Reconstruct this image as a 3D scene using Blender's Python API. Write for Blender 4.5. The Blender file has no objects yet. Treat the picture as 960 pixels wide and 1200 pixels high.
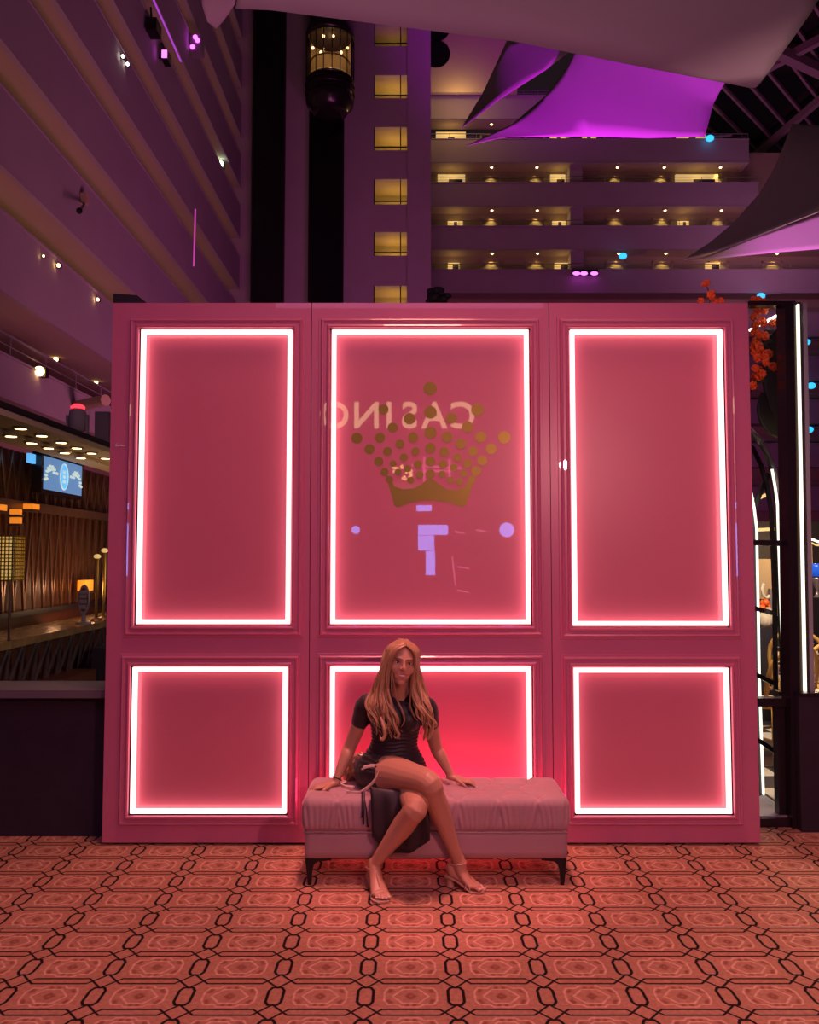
import bpy, bmesh, math, random
from mathutils import Vector, Matrix, Quaternion
random.seed(7)
R = math.radians
PI = math.pi
scene = bpy.context.scene
COL = scene.collection

# ------------------------------------------------------------------ camera, world, lights, exposure
CAM_H, PITCH, F = 1.6, R(3.2), 960.0
cam_d = bpy.data.cameras.new('camera'); cam = bpy.data.objects.new('camera', cam_d); COL.objects.link(cam)
cam.location = (0, 0, CAM_H); cam.rotation_euler = (R(90) + PITCH, 0, 0)
cam_d.sensor_fit = 'HORIZONTAL'; cam_d.sensor_width = 36; cam_d.lens = 36.0; cam_d.clip_end = 300
scene.camera = cam
scene.view_settings.view_transform = 'Standard'; scene.view_settings.look = 'None'
scene.view_settings.gamma = 1; scene.view_settings.use_curve_mapping = False
scene.view_settings.exposure = 0.0
scene.cycles.max_bounces = 6; scene.cycles.sample_clamp_indirect = 4.0

world = bpy.data.worlds.new('World'); scene.world = world; world.use_nodes = True
world.node_tree.nodes['Background'].inputs[0].default_value = (0.55, 0.30, 0.42, 1)
world.node_tree.nodes['Background'].inputs[1].default_value = 0.022

def light(name, kind, loc, energy, color, target=None, size=0.1, angle=60, blend=0.3):
    d = bpy.data.lights.new(name, kind); o = bpy.data.objects.new(name, d); COL.objects.link(o)
    o.location = loc; d.energy = energy; d.color = color
    if kind == 'SPOT':
        d.spot_size = R(angle); d.spot_blend = blend; d.shadow_soft_size = size
    elif kind == 'AREA':
        d.size = size
    else:
        d.shadow_soft_size = size
    if target is not None:
        o.rotation_euler = (Vector(target) - Vector(loc)).to_track_quat('-Z', 'Y').to_euler()
    return o
# stage spot ahead on the right, red floor wash lamp behind the bench, wide ceiling wash over the carpet
light('key_spot', 'SPOT', (1.75, 0.1, 2.65), 255, (1, .37, .37), (.1, 4.4, 1.0), .05, 84, .6)
fw = light('floor_wash', 'AREA', (.13, 4.575, .15), 9.5, (1, .03, .11), (.13, 4.61, 1.0), .1)
light('bench_top_fill', 'SPOT', (.13, 4.12, 6.8), 1000, (1, .30, .33), (.13, 4.2, .4), .1, 17, .7)  # added spot that brightens the bench top
fw.data.shape = 'RECTANGLE'; fw.data.size = 1.15; fw.data.size_y = .07
light('hall_wash', 'AREA', (0, -1.2, 6.6), 84, (1, .36, .88), (0, 3.2, 1.2), 4.0)
light('carpet_wash', 'SPOT', (0.15, 3.3, 7.6), 820, (1, .40, .27), (0.12, 3.15, 0), .6, 66, .9)
# magenta sail uplights, then added unseen atrium fills, all behind the pink wall
light('uplight_sail', 'SPOT', (5.8, 15.5, .6), 46000, (.66, .003, .9), (7.5, 29.8, 18.3), .3, 34, 1.0)
light('uplight_right_sail', 'SPOT', (5.0, 13, .6), 5000, (.75, .004, .9), (8.6, 17.5, 8.1), .3, 22, .9)
light('right_sail_wash', 'SPOT', (8.5, 12.5, .6), 2400, (1, .52, .55), (9.6, 18.5, 10.2), .3, 42, .9)  # this and the next: pale spots added to brighten the plain sails
light('sail_wash', 'SPOT', (2.0, 11.5, .5), 700, (.95, .42, .60), (3.5, 16.5, 11), .3, 105, .9)
light('bar_fill', 'POINT', (-2.2, 7.2, 3.5), 16, (1, .45, .5), size=.15)  # added pink lamp to brighten the bar and its stage light
light('left_fill', 'AREA', (-1.5, 16, 1.0), 330, (.92, .25, .52), (-9.8, 30, 15), 3.0)  # from here on: unseen floods added to light the gallery and tower walls
light('tower_fill', 'AREA', (-1.0, 20, 1.0), 850, (.92, .24, .48), (-3, 46, 16), 4.0)
light('far_fill', 'AREA', (6.0, 24, 1.0), 1250, (.90, .10, .66), (12, 56, 16), 4.0)

def at(px, py, Y):
    """world point seen at photo pixel (px, py) on the plane y = Y"""
    u, v = (px - 480) / F, (py - 600) / F
    s, c = math.sin(PITCH), math.cos(PITCH)
    d = Vector((u, c + v * s, s - v * c)); t = Y / d.y
    return Vector((0, 0, CAM_H)) + d * t
def ray(px, py):
    u, v = (px - 480) / F, (py - 600) / F
    s, c = math.sin(PITCH), math.cos(PITCH)
    return Vector((u, c + v * s, s - v * c))
def at_x(px, py, X):
    d = ray(px, py); return Vector((0, 0, CAM_H)) + d * (X / d.x)
def at_z(px, py, Z):
    d = ray(px, py); return Vector((0, 0, CAM_H)) + d * ((Z - CAM_H) / d.z)

# ------------------------------------------------------------------ materials
def mat(name, color, rough=.5, metal=0.0, emit=None, strength=0.0, coat=0.0, noise=None, bump=None, sheen=0.0, spec=.5, trans=0.0, alpha=1.0):
    m = bpy.data.materials.new(name); m.use_nodes = True
    nt = m.node_tree; b = nt.nodes['Principled BSDF']
    b.inputs['Base Color'].default_value = (*color, 1); b.inputs['Roughness'].default_value = rough
    b.inputs['Metallic'].default_value = metal; b.inputs['Coat Weight'].default_value = coat
    b.inputs['Coat Roughness'].default_value = .012; b.inputs['Specular IOR Level'].default_value = spec
    b.inputs['Sheen Weight'].default_value = sheen
    b.inputs['Transmission Weight'].default_value = trans
    b.inputs['Alpha'].default_value = alpha
    if emit:
        b.inputs['Emission Color'].default_value = (*emit, 1); b.inputs['Emission Strength'].default_value = strength
    tc = None
    if noise or bump:
        tc = nt.nodes.new('ShaderNodeTexCoord')
    if noise:                                    # (scale, amount)
        n = nt.nodes.new('ShaderNodeTexNoise'); n.inputs['Scale'].default_value = noise[0]; n.inputs['Detail'].default_value = 5
        mr = nt.nodes.new('ShaderNodeMapRange'); mr.inputs[3].default_value = 1 - noise[1]; mr.inputs[4].default_value = 1 + noise[1]
        mx = nt.nodes.new('ShaderNodeVectorMath'); mx.operation = 'SCALE'; mx.inputs[0].default_value = color
        nt.links.new(tc.outputs['Object'], n.inputs['Vector']); nt.links.new(n.outputs['Fac'], mr.inputs[0])
        nt.links.new(mr.outputs[0], mx.inputs['Scale']); nt.links.new(mx.outputs[0], b.inputs['Base Color'])
    if bump:                                     # (scale, strength, distance)
        n = nt.nodes.new('ShaderNodeTexNoise'); n.inputs['Scale'].default_value = bump[0]; n.inputs['Detail'].default_value = 4
        bp = nt.nodes.new('ShaderNodeBump'); bp.inputs['Strength'].default_value = bump[1]; bp.inputs['Distance'].default_value = bump[2]
        nt.links.new(tc.outputs['Object'], n.inputs['Vector']); nt.links.new(n.outputs['Fac'], bp.inputs['Height'])
        nt.links.new(bp.outputs[0], b.inputs['Normal'])
    return m
M = {}
M['pink'] = mat('pink_lacquer', (.55, .15, .27), .32, coat=.9, noise=(3, .04), spec=.4)
M['pink_panel'] = mat('pink_gloss_panel', (.62, .17, .25), .35, coat=1.0, noise=(2, .04), spec=.4, bump=(1.3, .08, .01))
M['led'] = mat('led_strip', (1, .9, .9), .4, emit=(1, .50, .47), strength=2.9)
M['gold'] = mat('gold_vinyl', (.27, .205, .03), .36, metal=.5, noise=(9, .08))
M['velvet'] = mat('dusty_pink_velvet', (.41, .245, .26), .75, sheen=.3, bump=(140, .12, .002), noise=(5, .1))
M['black_metal'] = mat('black_metal', (.012, .01, .012), .35, metal=.3, noise=(8, .2))
M['black_matte'] = mat('black_laminate', (.012, .007, .014), .6, noise=(6, .25))
M['barrier'] = mat('dark_barrier_fabric', (.022, .011, .024), .8, noise=(14, .3), bump=(60, .15, .003))
M['skin'] = mat('skin', (.50, .255, .165), .40, noise=(14, .05), spec=.4)
M['lip'] = mat('lip', (.45, .10, .09), .35, noise=(30, .05))
M['teeth'] = mat('teeth', (.8, .72, .65), .3, noise=(30, .02))
M['eye_white'] = mat('eye_white', (.6, .52, .48), .2, noise=(30, .02))
M['iris'] = mat('iris', (.03, .02, .015), .2, noise=(30, .05))
M['brow'] = mat('eyebrow', (.12, .06, .035), .7, noise=(60, .2))
M['dress'] = mat('dark_ruched_fabric', (.017, .008, .013), .55, sheen=.08, noise=(20, .25), bump=(70, .3, .004))
M['hair'] = mat('blonde_hair', (.36, .19, .09), .38, noise=(16, .35), spec=.6)
M['sandal'] = mat('nude_leather', (.55, .34, .24), .4, noise=(40, .08))
M['ribbon'] = mat('nude_satin_ribbon', (.72, .52, .44), .4, noise=(30, .06))
M['sequin'] = mat('bronze_sequins', (.55, .30, .18), .25, metal=.7, noise=(90, .6), bump=(120, .9, .006))
M['nail'] = mat('pale_nail', (.85, .6, .55), .2, noise=(30, .03))
M['concrete'] = mat('pale_plaster', (.42, .36, .38), .85, noise=(.6, .10))
M['soffit'] = mat('beige_soffit', (.46, .37, .26), .9, noise=(.4, .12))
M['corridor'] = mat('corridor_wall', (.40, .33, .22), .9, noise=(.7, .15))
M['shaft'] = mat('black_glass_shaft', (.006, .004, .008), .25, noise=(1, .3))
M['sail'] = mat('sail_fabric', (.48, .42, .42), .8, noise=(.5, .07))
M['roof_glass'] = mat('night_roof_glass', (.008, .006, .01), .15, noise=(.5, .3))
M['beam'] = mat('painted_roof_beam', (.38, .24, .30), .6, noise=(1, .1))
M['warm_lamp'] = mat('warm_lamp', (1, .8, .4), .4, emit=(1, .62, .22), strength=9)
M['warm_glow'] = mat('warm_glow_panel', (.9, .7, .35), .5, emit=(1, .66, .22), strength=.55)
M['white_lamp'] = mat('white_lamp', (1, 1, 1), .4, emit=(1, .93, .8), strength=8)
M['amber'] = mat('amber_lamp', (1, .4, .05), .4, emit=(1, .27, .02), strength=.7)
M['magenta_lamp'] = mat('magenta_lamp', (1, .1, 1), .4, emit=(.85, .08, 1), strength=5)
M['blue_lamp'] = mat('blue_lamp', (.1, .5, 1), .4, emit=(.03, .45, .9), strength=1.6)
M['green_lamp'] = mat('green_white_lamp', (.8, 1, .9), .4, emit=(.7, 1, .8), strength=6)
M['red_led'] = mat('red_led', (1, .05, .05), .4, emit=(1, .03, .05), strength=2.5)
M['neon_white'] = mat('white_led_line', (1, 1, .9), .4, emit=(1, .97, .78), strength=1.7)
M['brown_metal'] = mat('bronze_frame', (.06, .042, .025), .35, metal=.5, noise=(5, .2))
M['black_gloss'] = mat('black_gloss_frame', (.018, .012, .016), .25, noise=(5, .2))
M['rattan'] = mat('rattan', (.45, .25, .055), .5, noise=(30, .25))
M['weave'] = mat('cream_weave', (.62, .52, .38), .7, noise=(40, .15))
M['tile_w'] = mat('cream_tile', (.55, .47, .38), .3, noise=(8, .08))
M['tile_b'] = mat('dark_tile', (.05, .04, .045), .3, noise=(8, .2))
M['flower'] = mat('orange_petal', (.85, .13, .015), .6, noise=(25, .3))
M['leaf'] = mat('dark_leaf', (.05, .05, .03), .5, noise=(12, .3))
M['wood'] = mat('dark_red_wood', (.16, .055, .03), .4, noise=(10, .35))
M['bronze'] = mat('bronze_slat', (.22, .12, .07), .35, metal=.5, noise=(12, .3))
M['marble'] = mat('gold_marble', (.36, .24, .09), .25, noise=(9, .7))
M['glass_fin'] = mat('smoked_glass_fin', (.22, .16, .17), .12, metal=.4, noise=(9, .3))
M['screen'] = mat('blue_screen', (.1, .2, .4), .3, emit=(.09, .20, .42), strength=1.0, noise=(3, .1))
M['screen_oval'] = mat('screen_bright_blue', (.1, .4, .8), .3, emit=(.10, .42, .85), strength=1.1)
M['screen_white'] = mat('screen_pale', (.7, .8, .8), .3, emit=(.36, .52, .50), strength=1.0)
M['gold_mesh'] = mat('gold_lantern_mesh', (.5, .33, .08), .3, metal=.8, noise=(30, .3))
M['lantern_glow'] = mat('lantern_glow', (1, .8, .3), .5, emit=(1, .68, .2), strength=.42, noise=(30, .5))
M['ledge'] = mat('worn_grey_ledge', (.13, .11, .135), .5, noise=(5, .15))
M['grey'] = mat('grey_metal', (.30, .26, .29), .5, noise=(5, .1))
M['sign_letter'] = mat('sign_letter_face', (1, .9, .6), .4, emit=(1, .72, .36), strength=7)
M['lilac_screen'] = mat('lilac_screen', (.5, .4, 1), .4, emit=(.17, .30, 1), strength=16)
M['pink_neon'] = mat('pink_neon', (1, .3, .5), .4, emit=(1, .22, .42), strength=5)
M['cream'] = mat('cream_panel', (.52, .40, .25), .6, noise=(4, .1))
M['car_glass'] = mat('lift_glass', (.10, .07, .05), .1, noise=(2, .2), alpha=.35)
M['blue_bowl'] = mat('blue_glass', (.02, .10, .55), .1, emit=(.01, .08, .6), strength=.6)

_b = M['velvet'].node_tree.nodes['Principled BSDF']; _b.inputs['Sheen Weight'].default_value = 1.0; _b.inputs['Sheen Roughness'].default_value = .35; _b.inputs['Sheen Tint'].default_value = (1, .62, .66, 1)

def carpet_material():
    m = bpy.data.materials.new('patterned_carpet'); m.use_nodes = True
    nt = m.node_tree; N = nt.nodes; L = nt.links; b = N['Principled BSDF']
    W, RW, X0, Y0 = .331, .213, -.161, 3.195
    tc = N.new('ShaderNodeTexCoord'); sp = N.new('ShaderNodeSeparateXYZ'); L.new(tc.outputs['Object'], sp.inputs[0])
    def math_(op, a, b_=None, c=None):
        n = N.new('ShaderNodeMath'); n.operation = op
        for i, v in enumerate((a, b_, c)):
            if v is None: continue
            if isinstance(v, (int, float)): n.inputs[i].default_value = v
            else: L.new(v, n.inputs[i])
        return n.outputs[0]
    # fold the cell: ping-pong gives distance to the nearest chain column / double line
    x = math_('PINGPONG', math_('ADD', sp.outputs[0], -X0 + 40 * W), W / 2)
    y = math_('PINGPONG', math_('ADD', sp.outputs[1], -Y0 + 40 * RW), RW / 2)
    cb = N.new('ShaderNodeCombineXYZ'); L.new(x, cb.inputs[0]); L.new(y, cb.inputs[1]); P = cb.outputs[0]
    def vm(op, a, b_):
        n = N.new('ShaderNodeVectorMath'); n.operation = op
        for i, v in enumerate((a, b_)):
            if v is None: continue
            if isinstance(v, tuple): n.inputs[i].default_value = v
            else: L.new(v, n.inputs[i])
        return n
    def seg(a, c):
        A = (a[0] * W, a[1] * RW, 0); BA = ((c[0] - a[0]) * W, (c[1] - a[1]) * RW, 0)
        dd = BA[0] ** 2 + BA[1] ** 2
        pa = vm('SUBTRACT', P, A).outputs[0]
        h = math_('MULTIPLY', vm('DOT_PRODUCT', pa, BA).outputs['Value'], 1 / dd)
        n = N.new('ShaderNodeClamp'); L.new(h, n.inputs[0])
        sc = N.new('ShaderNodeVectorMath'); sc.operation = 'SCALE'; sc.inputs[0].default_value = BA; L.new(n.outputs[0], sc.inputs['Scale'])
        df = vm('SUBTRACT', pa, sc.outputs[0]).outputs[0]
        return vm('LENGTH', df, None).outputs['Value']
    def union(segs):
        d = None
        for s in segs:
            q = seg(*s); d = q if d is None else math_('MINIMUM', d, q)
        return d
    thin = union([((.19, .085), (.5, .085)), ((.19, .085), (.135, 0)), ((.135, 0), (0, .23))])
    octa = union([((.085, .32), (.085, .5)), ((.085, .32), (.052, .22)), ((0, .22), (.052, .22))])
    pale = union([((.5, .28), (.41, .28)), ((.41, .28), (.30, .5)), ((.5, .165), (.40, .165)), ((.40, .165), (.36, .24)), ((.36, .24), (.25, .24)), ((.25, .24), (.21, .36)), ((.21, .36), (.21, .5))])
    deep = union([((.5, .43), (.46, .5)), ((.46, .20), (.46, .26)), ((.28, .30), (.26, .36))])
    def mask(d, w, soft=.0022):
        n = N.new('ShaderNodeMapRange'); n.interpolation_type = 'SMOOTHSTEP'
        n.inputs[1].default_value = w - soft; n.inputs[2].default_value = w + soft; n.inputs[3].default_value = 1; n.inputs[4].default_value = 0
        L.new(d, n.inputs[0]); return n.outputs[0]
    nz = N.new('ShaderNodeTexNoise'); nz.inputs['Scale'].default_value = 55; nz.inputs['Detail'].default_value = 6; L.new(tc.outputs['Object'], nz.inputs['Vector'])
    nb = N.new('ShaderNodeTexNoise'); nb.inputs['Scale'].default_value = 2.2; nb.inputs['Detail'].default_value = 3; L.new(tc.outputs['Object'], nb.inputs['Vector'])
    def mix(fac, a, c):
        n = N.new('ShaderNodeMix'); n.data_type = 'RGBA'
        if isinstance(fac, float): n.inputs[0].default_value = fac
        else: L.new(fac, n.inputs[0])
        for i, v in ((6, a), (7, c)):
            if isinstance(v, tuple): n.inputs[i].default_value = (*v, 1)
            else: L.new(v, n.inputs[i])
        return n.outputs[2]
    base = mix(nb.outputs['Fac'], (.40, .185, .12), (.50, .235, .155))
    base = mix(mask(deep, .008, .006), base, (.30, .105, .07))
    base = mix(mask(pale, .0036, .003), base, (.68, .37, .27))
    base = mix(mask(thin, .0046), base, (.018, .010, .012))
    base = mix(mask(octa, .0058), base, (.015, .009, .011))
    mr = N.new('ShaderNodeMapRange'); mr.inputs[3].default_value = .55; mr.inputs[4].default_value = 1.45; L.new(nz.outputs['Fac'], mr.inputs[0])
    sc = N.new('ShaderNodeVectorMath'); sc.operation = 'SCALE'; L.new(base, sc.inputs[0]); L.new(mr.outputs[0], sc.inputs['Scale'])
    L.new(sc.outputs[0], b.inputs['Base Color']); b.inputs['Roughness'].default_value = .95; b.inputs['Specular IOR Level'].default_value = .1
    n2 = N.new('ShaderNodeTexNoise'); n2.inputs['Scale'].default_value = 260; L.new(tc.outputs['Object'], n2.inputs['Vector'])
    bp = N.new('ShaderNodeBump'); bp.inputs['Strength'].default_value = .5; bp.inputs['Distance'].default_value = .004
    L.new(n2.outputs['Fac'], bp.inputs['Height']); L.new(bp.outputs[0], b.inputs['Normal'])
    return m

# ------------------------------------------------------------------ mesh helpers
class MB:
    def __init__(s): s.v = []; s.f = []; s.mi = []
    def face(s, idx, m=0): s.f.append(tuple(idx)); s.mi.append(m)
    def box(s, a, b, m=0):
        (x0, y0, z0), (x1, y1, z1) = [[min(p) for p in zip(a, b)], [max(p) for p in zip(a, b)]]
        k = len(s.v)
        s.v += [(x0, y0, z0), (x1, y0, z0), (x1, y1, z0), (x0, y1, z0), (x0, y0, z1), (x1, y0, z1), (x1, y1, z1), (x0, y1, z1)]
        for q in ((0, 3, 2, 1), (4, 5, 6, 7), (0, 1, 5, 4), (1, 2, 6, 5), (2, 3, 7, 6), (3, 0, 4, 7)): s.face([k + i for i in q], m)
        return s
    def bar(s, a, b, w, h, up=(0, 0, 1), m=0):
        """square bar from a to b, w across, h along up"""
        a, b = Vector(a), Vector(b); t = (b - a).normalized(); u = Vector(up)
        if abs(t.dot(u)) > .98: u = Vector((0, 1, 0))
        sd = t.cross(u).normalized() * (w / 2); u = sd.cross(t).normalized() * (h / 2)
        k = len(s.v)
        for p in (a, b):
            for q in (-sd - u, sd - u, sd + u, -sd + u): s.v.append(tuple(p + q))
        for q in ((0, 1, 2, 3), (7, 6, 5, 4), (0, 4, 5, 1), (1, 5, 6, 2), (2, 6, 7, 3), (3, 7, 4, 0)): s.face([k + i for i in q], m)
        return s
    def prism(s, poly, d, m=0):
        """closed polygon (list of 3D points) extruded by vector d"""
        k = len(s.v); n = len(poly); d = Vector(d)
        s.v += [tuple(p) for p in poly] + [tuple(Vector(p) + d) for p in poly]
        s.face(range(k, k + n), m); s.face(reversed(range(k + n, k + 2 * n)), m)
        for i in range(n): s.face((k + i, k + n + i, k + n + (i + 1) % n, k + (i + 1) % n), m)
        return s
    def rings(s, rings, cap=True, m=0, closed=True):
        k = len(s.v); n = len(rings[0])
        for r in rings: s.v += [tuple(p) for p in r]
        for j in range(len(rings) - 1):
            for i in range(n if closed else n - 1):
                a = k + j * n + i; b = k + j * n + (i + 1) % n
                s.face((a, b, b + n, a + n), m)
        if cap:
            s.face(reversed(range(k, k + n)), m); s.face(range(k + (len(rings) - 1) * n, k + len(rings) * n), m)
        return s
    def tube(s, pts, r, n=8, flat=1.0, hint=None, m=0, cap=True):
        """round or flattened tube through pts; r is a number or a list"""
        pts = [Vector(p) for p in pts]; rr = r if isinstance(r, (list, tuple)) else [r] * len(pts)
        out = []; prev = None
        for i, p in enumerate(pts):
            t = (pts[min(i + 1, len(pts) - 1)] - pts[max(i - 1, 0)]).normalized()
            h = Vector(hint) if hint is not None else (prev if prev is not None else (Vector((0, 0, 1)) if abs(t.z) < .9 else Vector((1, 0, 0))))
            a = (h - t * h.dot(t)); a = a.normalized() if a.length > 1e-6 else t.orthogonal().normalized()
            prev = a; b = t.cross(a)
            out.append([p + a * (math.cos(2 * PI * k / n) * rr[i]) + b * (math.sin(2 * PI * k / n) * rr[i] * flat) for k in range(n)])
        return s.rings(out, cap, m)
    def lathe(s, prof, c, n=24, m=0, cap=True):
        c = Vector(c)
        return s.rings([[c + Vector((r * math.cos(2 * PI * k / n), r * math.sin(2 * PI * k / n), z)) for k in range(n)] for r, z in prof], cap, m)
    def ball(s, c, rad, seg=14, rg=9, axes=None, m=0):
        c = Vector(c); rad = rad if isinstance(rad, (tuple, list)) else (rad,) * 3
        ax = axes or (Vector((1, 0, 0)), Vector((0, 1, 0)), Vector((0, 0, 1)))
        out = []
        for j in range(1, rg):
            th = PI * j / rg
            out.append([c + ax[0] * (rad[0] * math.sin(th) * math.cos(2 * PI * k / seg)) + ax[1] * (rad[1] * math.sin(th) * math.sin(2 * PI * k / seg)) - ax[2] * (rad[2] * math.cos(th)) for k in range(seg)])
        k = len(s.v); s.rings(out, False, m); e = len(s.v)
        s.v += [tuple(c - ax[2] * rad[2]), tuple(c + ax[2] * rad[2])]
        for i in range(seg):
            s.face((e, k + (i + 1) % seg, k + i), m)
            q = k + (rg - 2) * seg; s.face((e + 1, q + i, q + (i + 1) % seg), m)
        return s
    def disc(s, c, r, thick, n=20, m=0):
        """disc whose axis is y, front face at c.y - thick"""
        c = Vector(c)
        pts = [c + Vector((r * math.cos(2 * PI * k / n), 0, r * math.sin(2 * PI * k / n))) for k in range(n)]
        return s.prism(pts, (0, -thick, 0), m)
    def mesh(s, name, mats, smooth=False):
        me = bpy.data.meshes.new(name); me.from_pydata([tuple(v) for v in s.v], [], s.f)
        for m_ in (mats if isinstance(mats, (list, tuple)) else [mats]): me.materials.append(M[m_] if isinstance(m_, str) else m_)
        if any(s.mi): me.polygons.foreach_set('material_index', s.mi)
        bm = bmesh.new(); bm.from_mesh(me); bmesh.ops.recalc_face_normals(bm, faces=bm.faces); bm.to_mesh(me); bm.free()
        if smooth: me.polygons.foreach_set('use_smooth', [True] * len(me.polygons))
        me.update(); return me
    def build(s, name, mats, parent=None, smooth=False, loc=None, origin=None):
        if origin is not None:
            o = Vector(origin); s.v = [tuple(Vector(v) - o) for v in s.v]
        ob = bpy.data.objects.new(name, s.mesh(name, mats, smooth)); COL.objects.link(ob)
        if origin is not None: ob.location = o
        if parent is not None:
            ob.parent = parent
            ob.matrix_parent_inverse = Matrix.Translation(-world_loc(parent))
        return ob
def world_loc(o):
    l = Vector(o.location)
    # every parent here is unrotated and unscaled
    return l
def sharp(ob, angle=35):
    me = ob.data
    me.polygons.foreach_set('use_smooth', [True] * len(me.polygons))
    bm = bmesh.new(); bm.from_mesh(me)
    for e in bm.edges:
        e.smooth = not (len(e.link_faces) == 2 and e.calc_face_angle(0) > R(angle))
    bm.to_mesh(me); bm.free(); return ob
def tag(o, label=None, cat=None, group=None, kind=None):
    if label: o['label'] = label
    if cat: o['category'] = cat
    if group: o['group'] = group
    if kind: o['kind'] = kind
    return o
def thing(name, loc, label, cat, group=None):
    o = bpy.data.objects.new(name, None); COL.objects.link(o); o.location = loc; o.empty_display_size = .1
    return tag(o, label, cat, group)
def setting(name, loc=(0, 0, 0)):
    o = bpy.data.objects.new(name, None); COL.objects.link(o); o.location = loc; o['kind'] = 'structure'; return o
def evaluated(ob):
    dg = bpy.context.evaluated_depsgraph_get()
    return bpy.data.meshes.new_from_object(ob.evaluated_get(dg))
def remeshed(mb, voxel, smooth_it=3, fac=.5):
    """join overlapping closed lofts into one continuous skin"""
    me = mb.mesh('tmp', 'skin'); ob = bpy.data.objects.new('tmp', me); COL.objects.link(ob)
    r = ob.modifiers.new('r', 'REMESH'); r.mode = 'VOXEL'; r.voxel_size = voxel
    sm = ob.modifiers.new('s', 'SMOOTH'); sm.factor = fac; sm.iterations = smooth_it
    out = evaluated(ob); bpy.data.objects.remove(ob); bpy.data.meshes.remove(me)
    return out
def catmull(pts, n=6):
    """dense points through control tuples of any length"""
    P = [tuple(p) for p in pts]; P = [P[0]] + P + [P[-1]]; out = []
    for i in range(1, len(P) - 2):
        for k in range(n):
            t = k / n
            out.append(tuple(.5 * (2 * b + (c - a) * t + (2 * a - 5 * b + 4 * c - d) * t * t + (3 * b - a - 3 * c + d) * t ** 3) for a, b, c, d in zip(P[i - 1], P[i], P[i + 1], P[i + 2])))
    out.append(P[-2]); return out

# ------------------------------------------------------------------ floor and atrium shell
WY = 4.67                                                    # front face of the pink wall
fl = MB(); fl.face([0, 1, 2, 3]); fl.v = [(-14, -14, 0), (14, -14, 0), (14, 4.97, 0), (-14, 4.97, 0)]
floor = fl.build('floor', [carpet_material()]); tag(floor, kind='structure')
f2 = MB(); f2.face([0, 1, 2, 3]); f2.v = [(-14, 4.97, 0), (40, 4.97, 0), (40, 70, 0), (-14, 70, 0)]
tag(f2.build('floor', 'tile_b'), kind='structure')

def railing(mb, a, b, h, n, r=.025):
    """top rail, mid rail and posts between two floor-edge points"""
    a, b = Vector(a), Vector(b); up = Vector((0, 0, h))
    mb.bar(a + up, b + up, r * 2, r * 2); mb.bar(a + up * .5, b + up * .5, r, r)
    for i in range(n + 1):
        p = a.lerp(b, i / n); mb.bar(p, p + up, r * 1.4, r * 1.4, up=(0, 1, 0))

# left side: stacked gallery levels running away from the camera
LX = -9.8
wl = setting('wall_left', (LX - 3, 30, 0))
m_ = MB(); m_.box((LX - 3.2, 6, 0), (LX - 3, 46.4, 42)); m_.build('back_wall', 'corridor', wl)
zb0 = at(0, 343, 19.6).z; STEP = 3.0
for k in range(-1, 9):
    zb = zb0 + STEP * k
    ph = 1.86 if k >= 0 else 1.0
    if k < 0: zb = at(0, 465, 19.6).z
    p = MB(); p.box((LX - .16, 6, zb), (LX, 46.4, zb + ph)); p.box((LX - .22, 6, zb + ph), (LX + .04, 46.4, zb + ph + .06))
    p.box((LX - .03, 6, zb - .035), (LX + .02, 46.4, zb))
    p.build('parapet', 'concrete', wl)
    if k >= 0:
        lo_ = light('soffit_fill', 'AREA', (LX - 1.5, 27, zb + 1.74), 34, (1, .58, .2), (LX - 1.5, 27, zb + 9), 1.6)  # unseen upward lamp added behind the parapet to warm the soffit above
        lo_.data.shape = 'RECTANGLE'; lo_.data.size = 38; lo_.data.size_y = 1.6; lo_.rotation_euler = (PI, 0, PI / 2)
    s_ = MB(); s_.box((LX - 3, 6, zb + .02), (LX - .16, 46.4, zb + .28)); s_.build('soffit', 'soffit', wl)
r_ = MB(); zt = at(0, 465, 19.6).z + 1.06; railing(r_, (LX - .08, 8, zt), (LX - .08, 46, zt), .52, 19); r_.build('railing', 'grey', wl)

# lift tower: plaster front with a column of lit window niches
TY = 46.5
wb = setting('wall_back', (-4, TY, 0))
xl, xr, xw0, xw1 = at(262, 300, TY).x, at(505, 300, TY).x, at(438, 300, TY).x, at(477, 300, TY).x
wins = [(28, 54), (88, 115), (149, 176), (210, 239.5), (272, 299.5), (335, 363)]
zs = [(at(450, b, TY).z, at(450, a, TY).z) for a, b in wins]
t_ = MB(); t_.box((xl, TY, 0), (xw0, TY + .4, 44)); t_.box((xw1, TY, 0), (xr, TY + .4, 44)); t_.build('plaster_front', 'concrete', wb)
pl = MB(); pl.box((xw1 + .02, TY - .25, 0), (xr, TY - .002, 44)); pl.build('pilaster', 'concrete', wb)
edges = [44.0]
for z0, z1 in zs: edges += [z1, z0]
edges += [0.0]
for i in range(0, len(edges) - 1, 2):
    q = MB(); q.box((xw0, TY, edges[i + 1]), (xw1, TY + .4, edges[i])); q.build('spandrel', 'concrete', wb)
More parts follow.
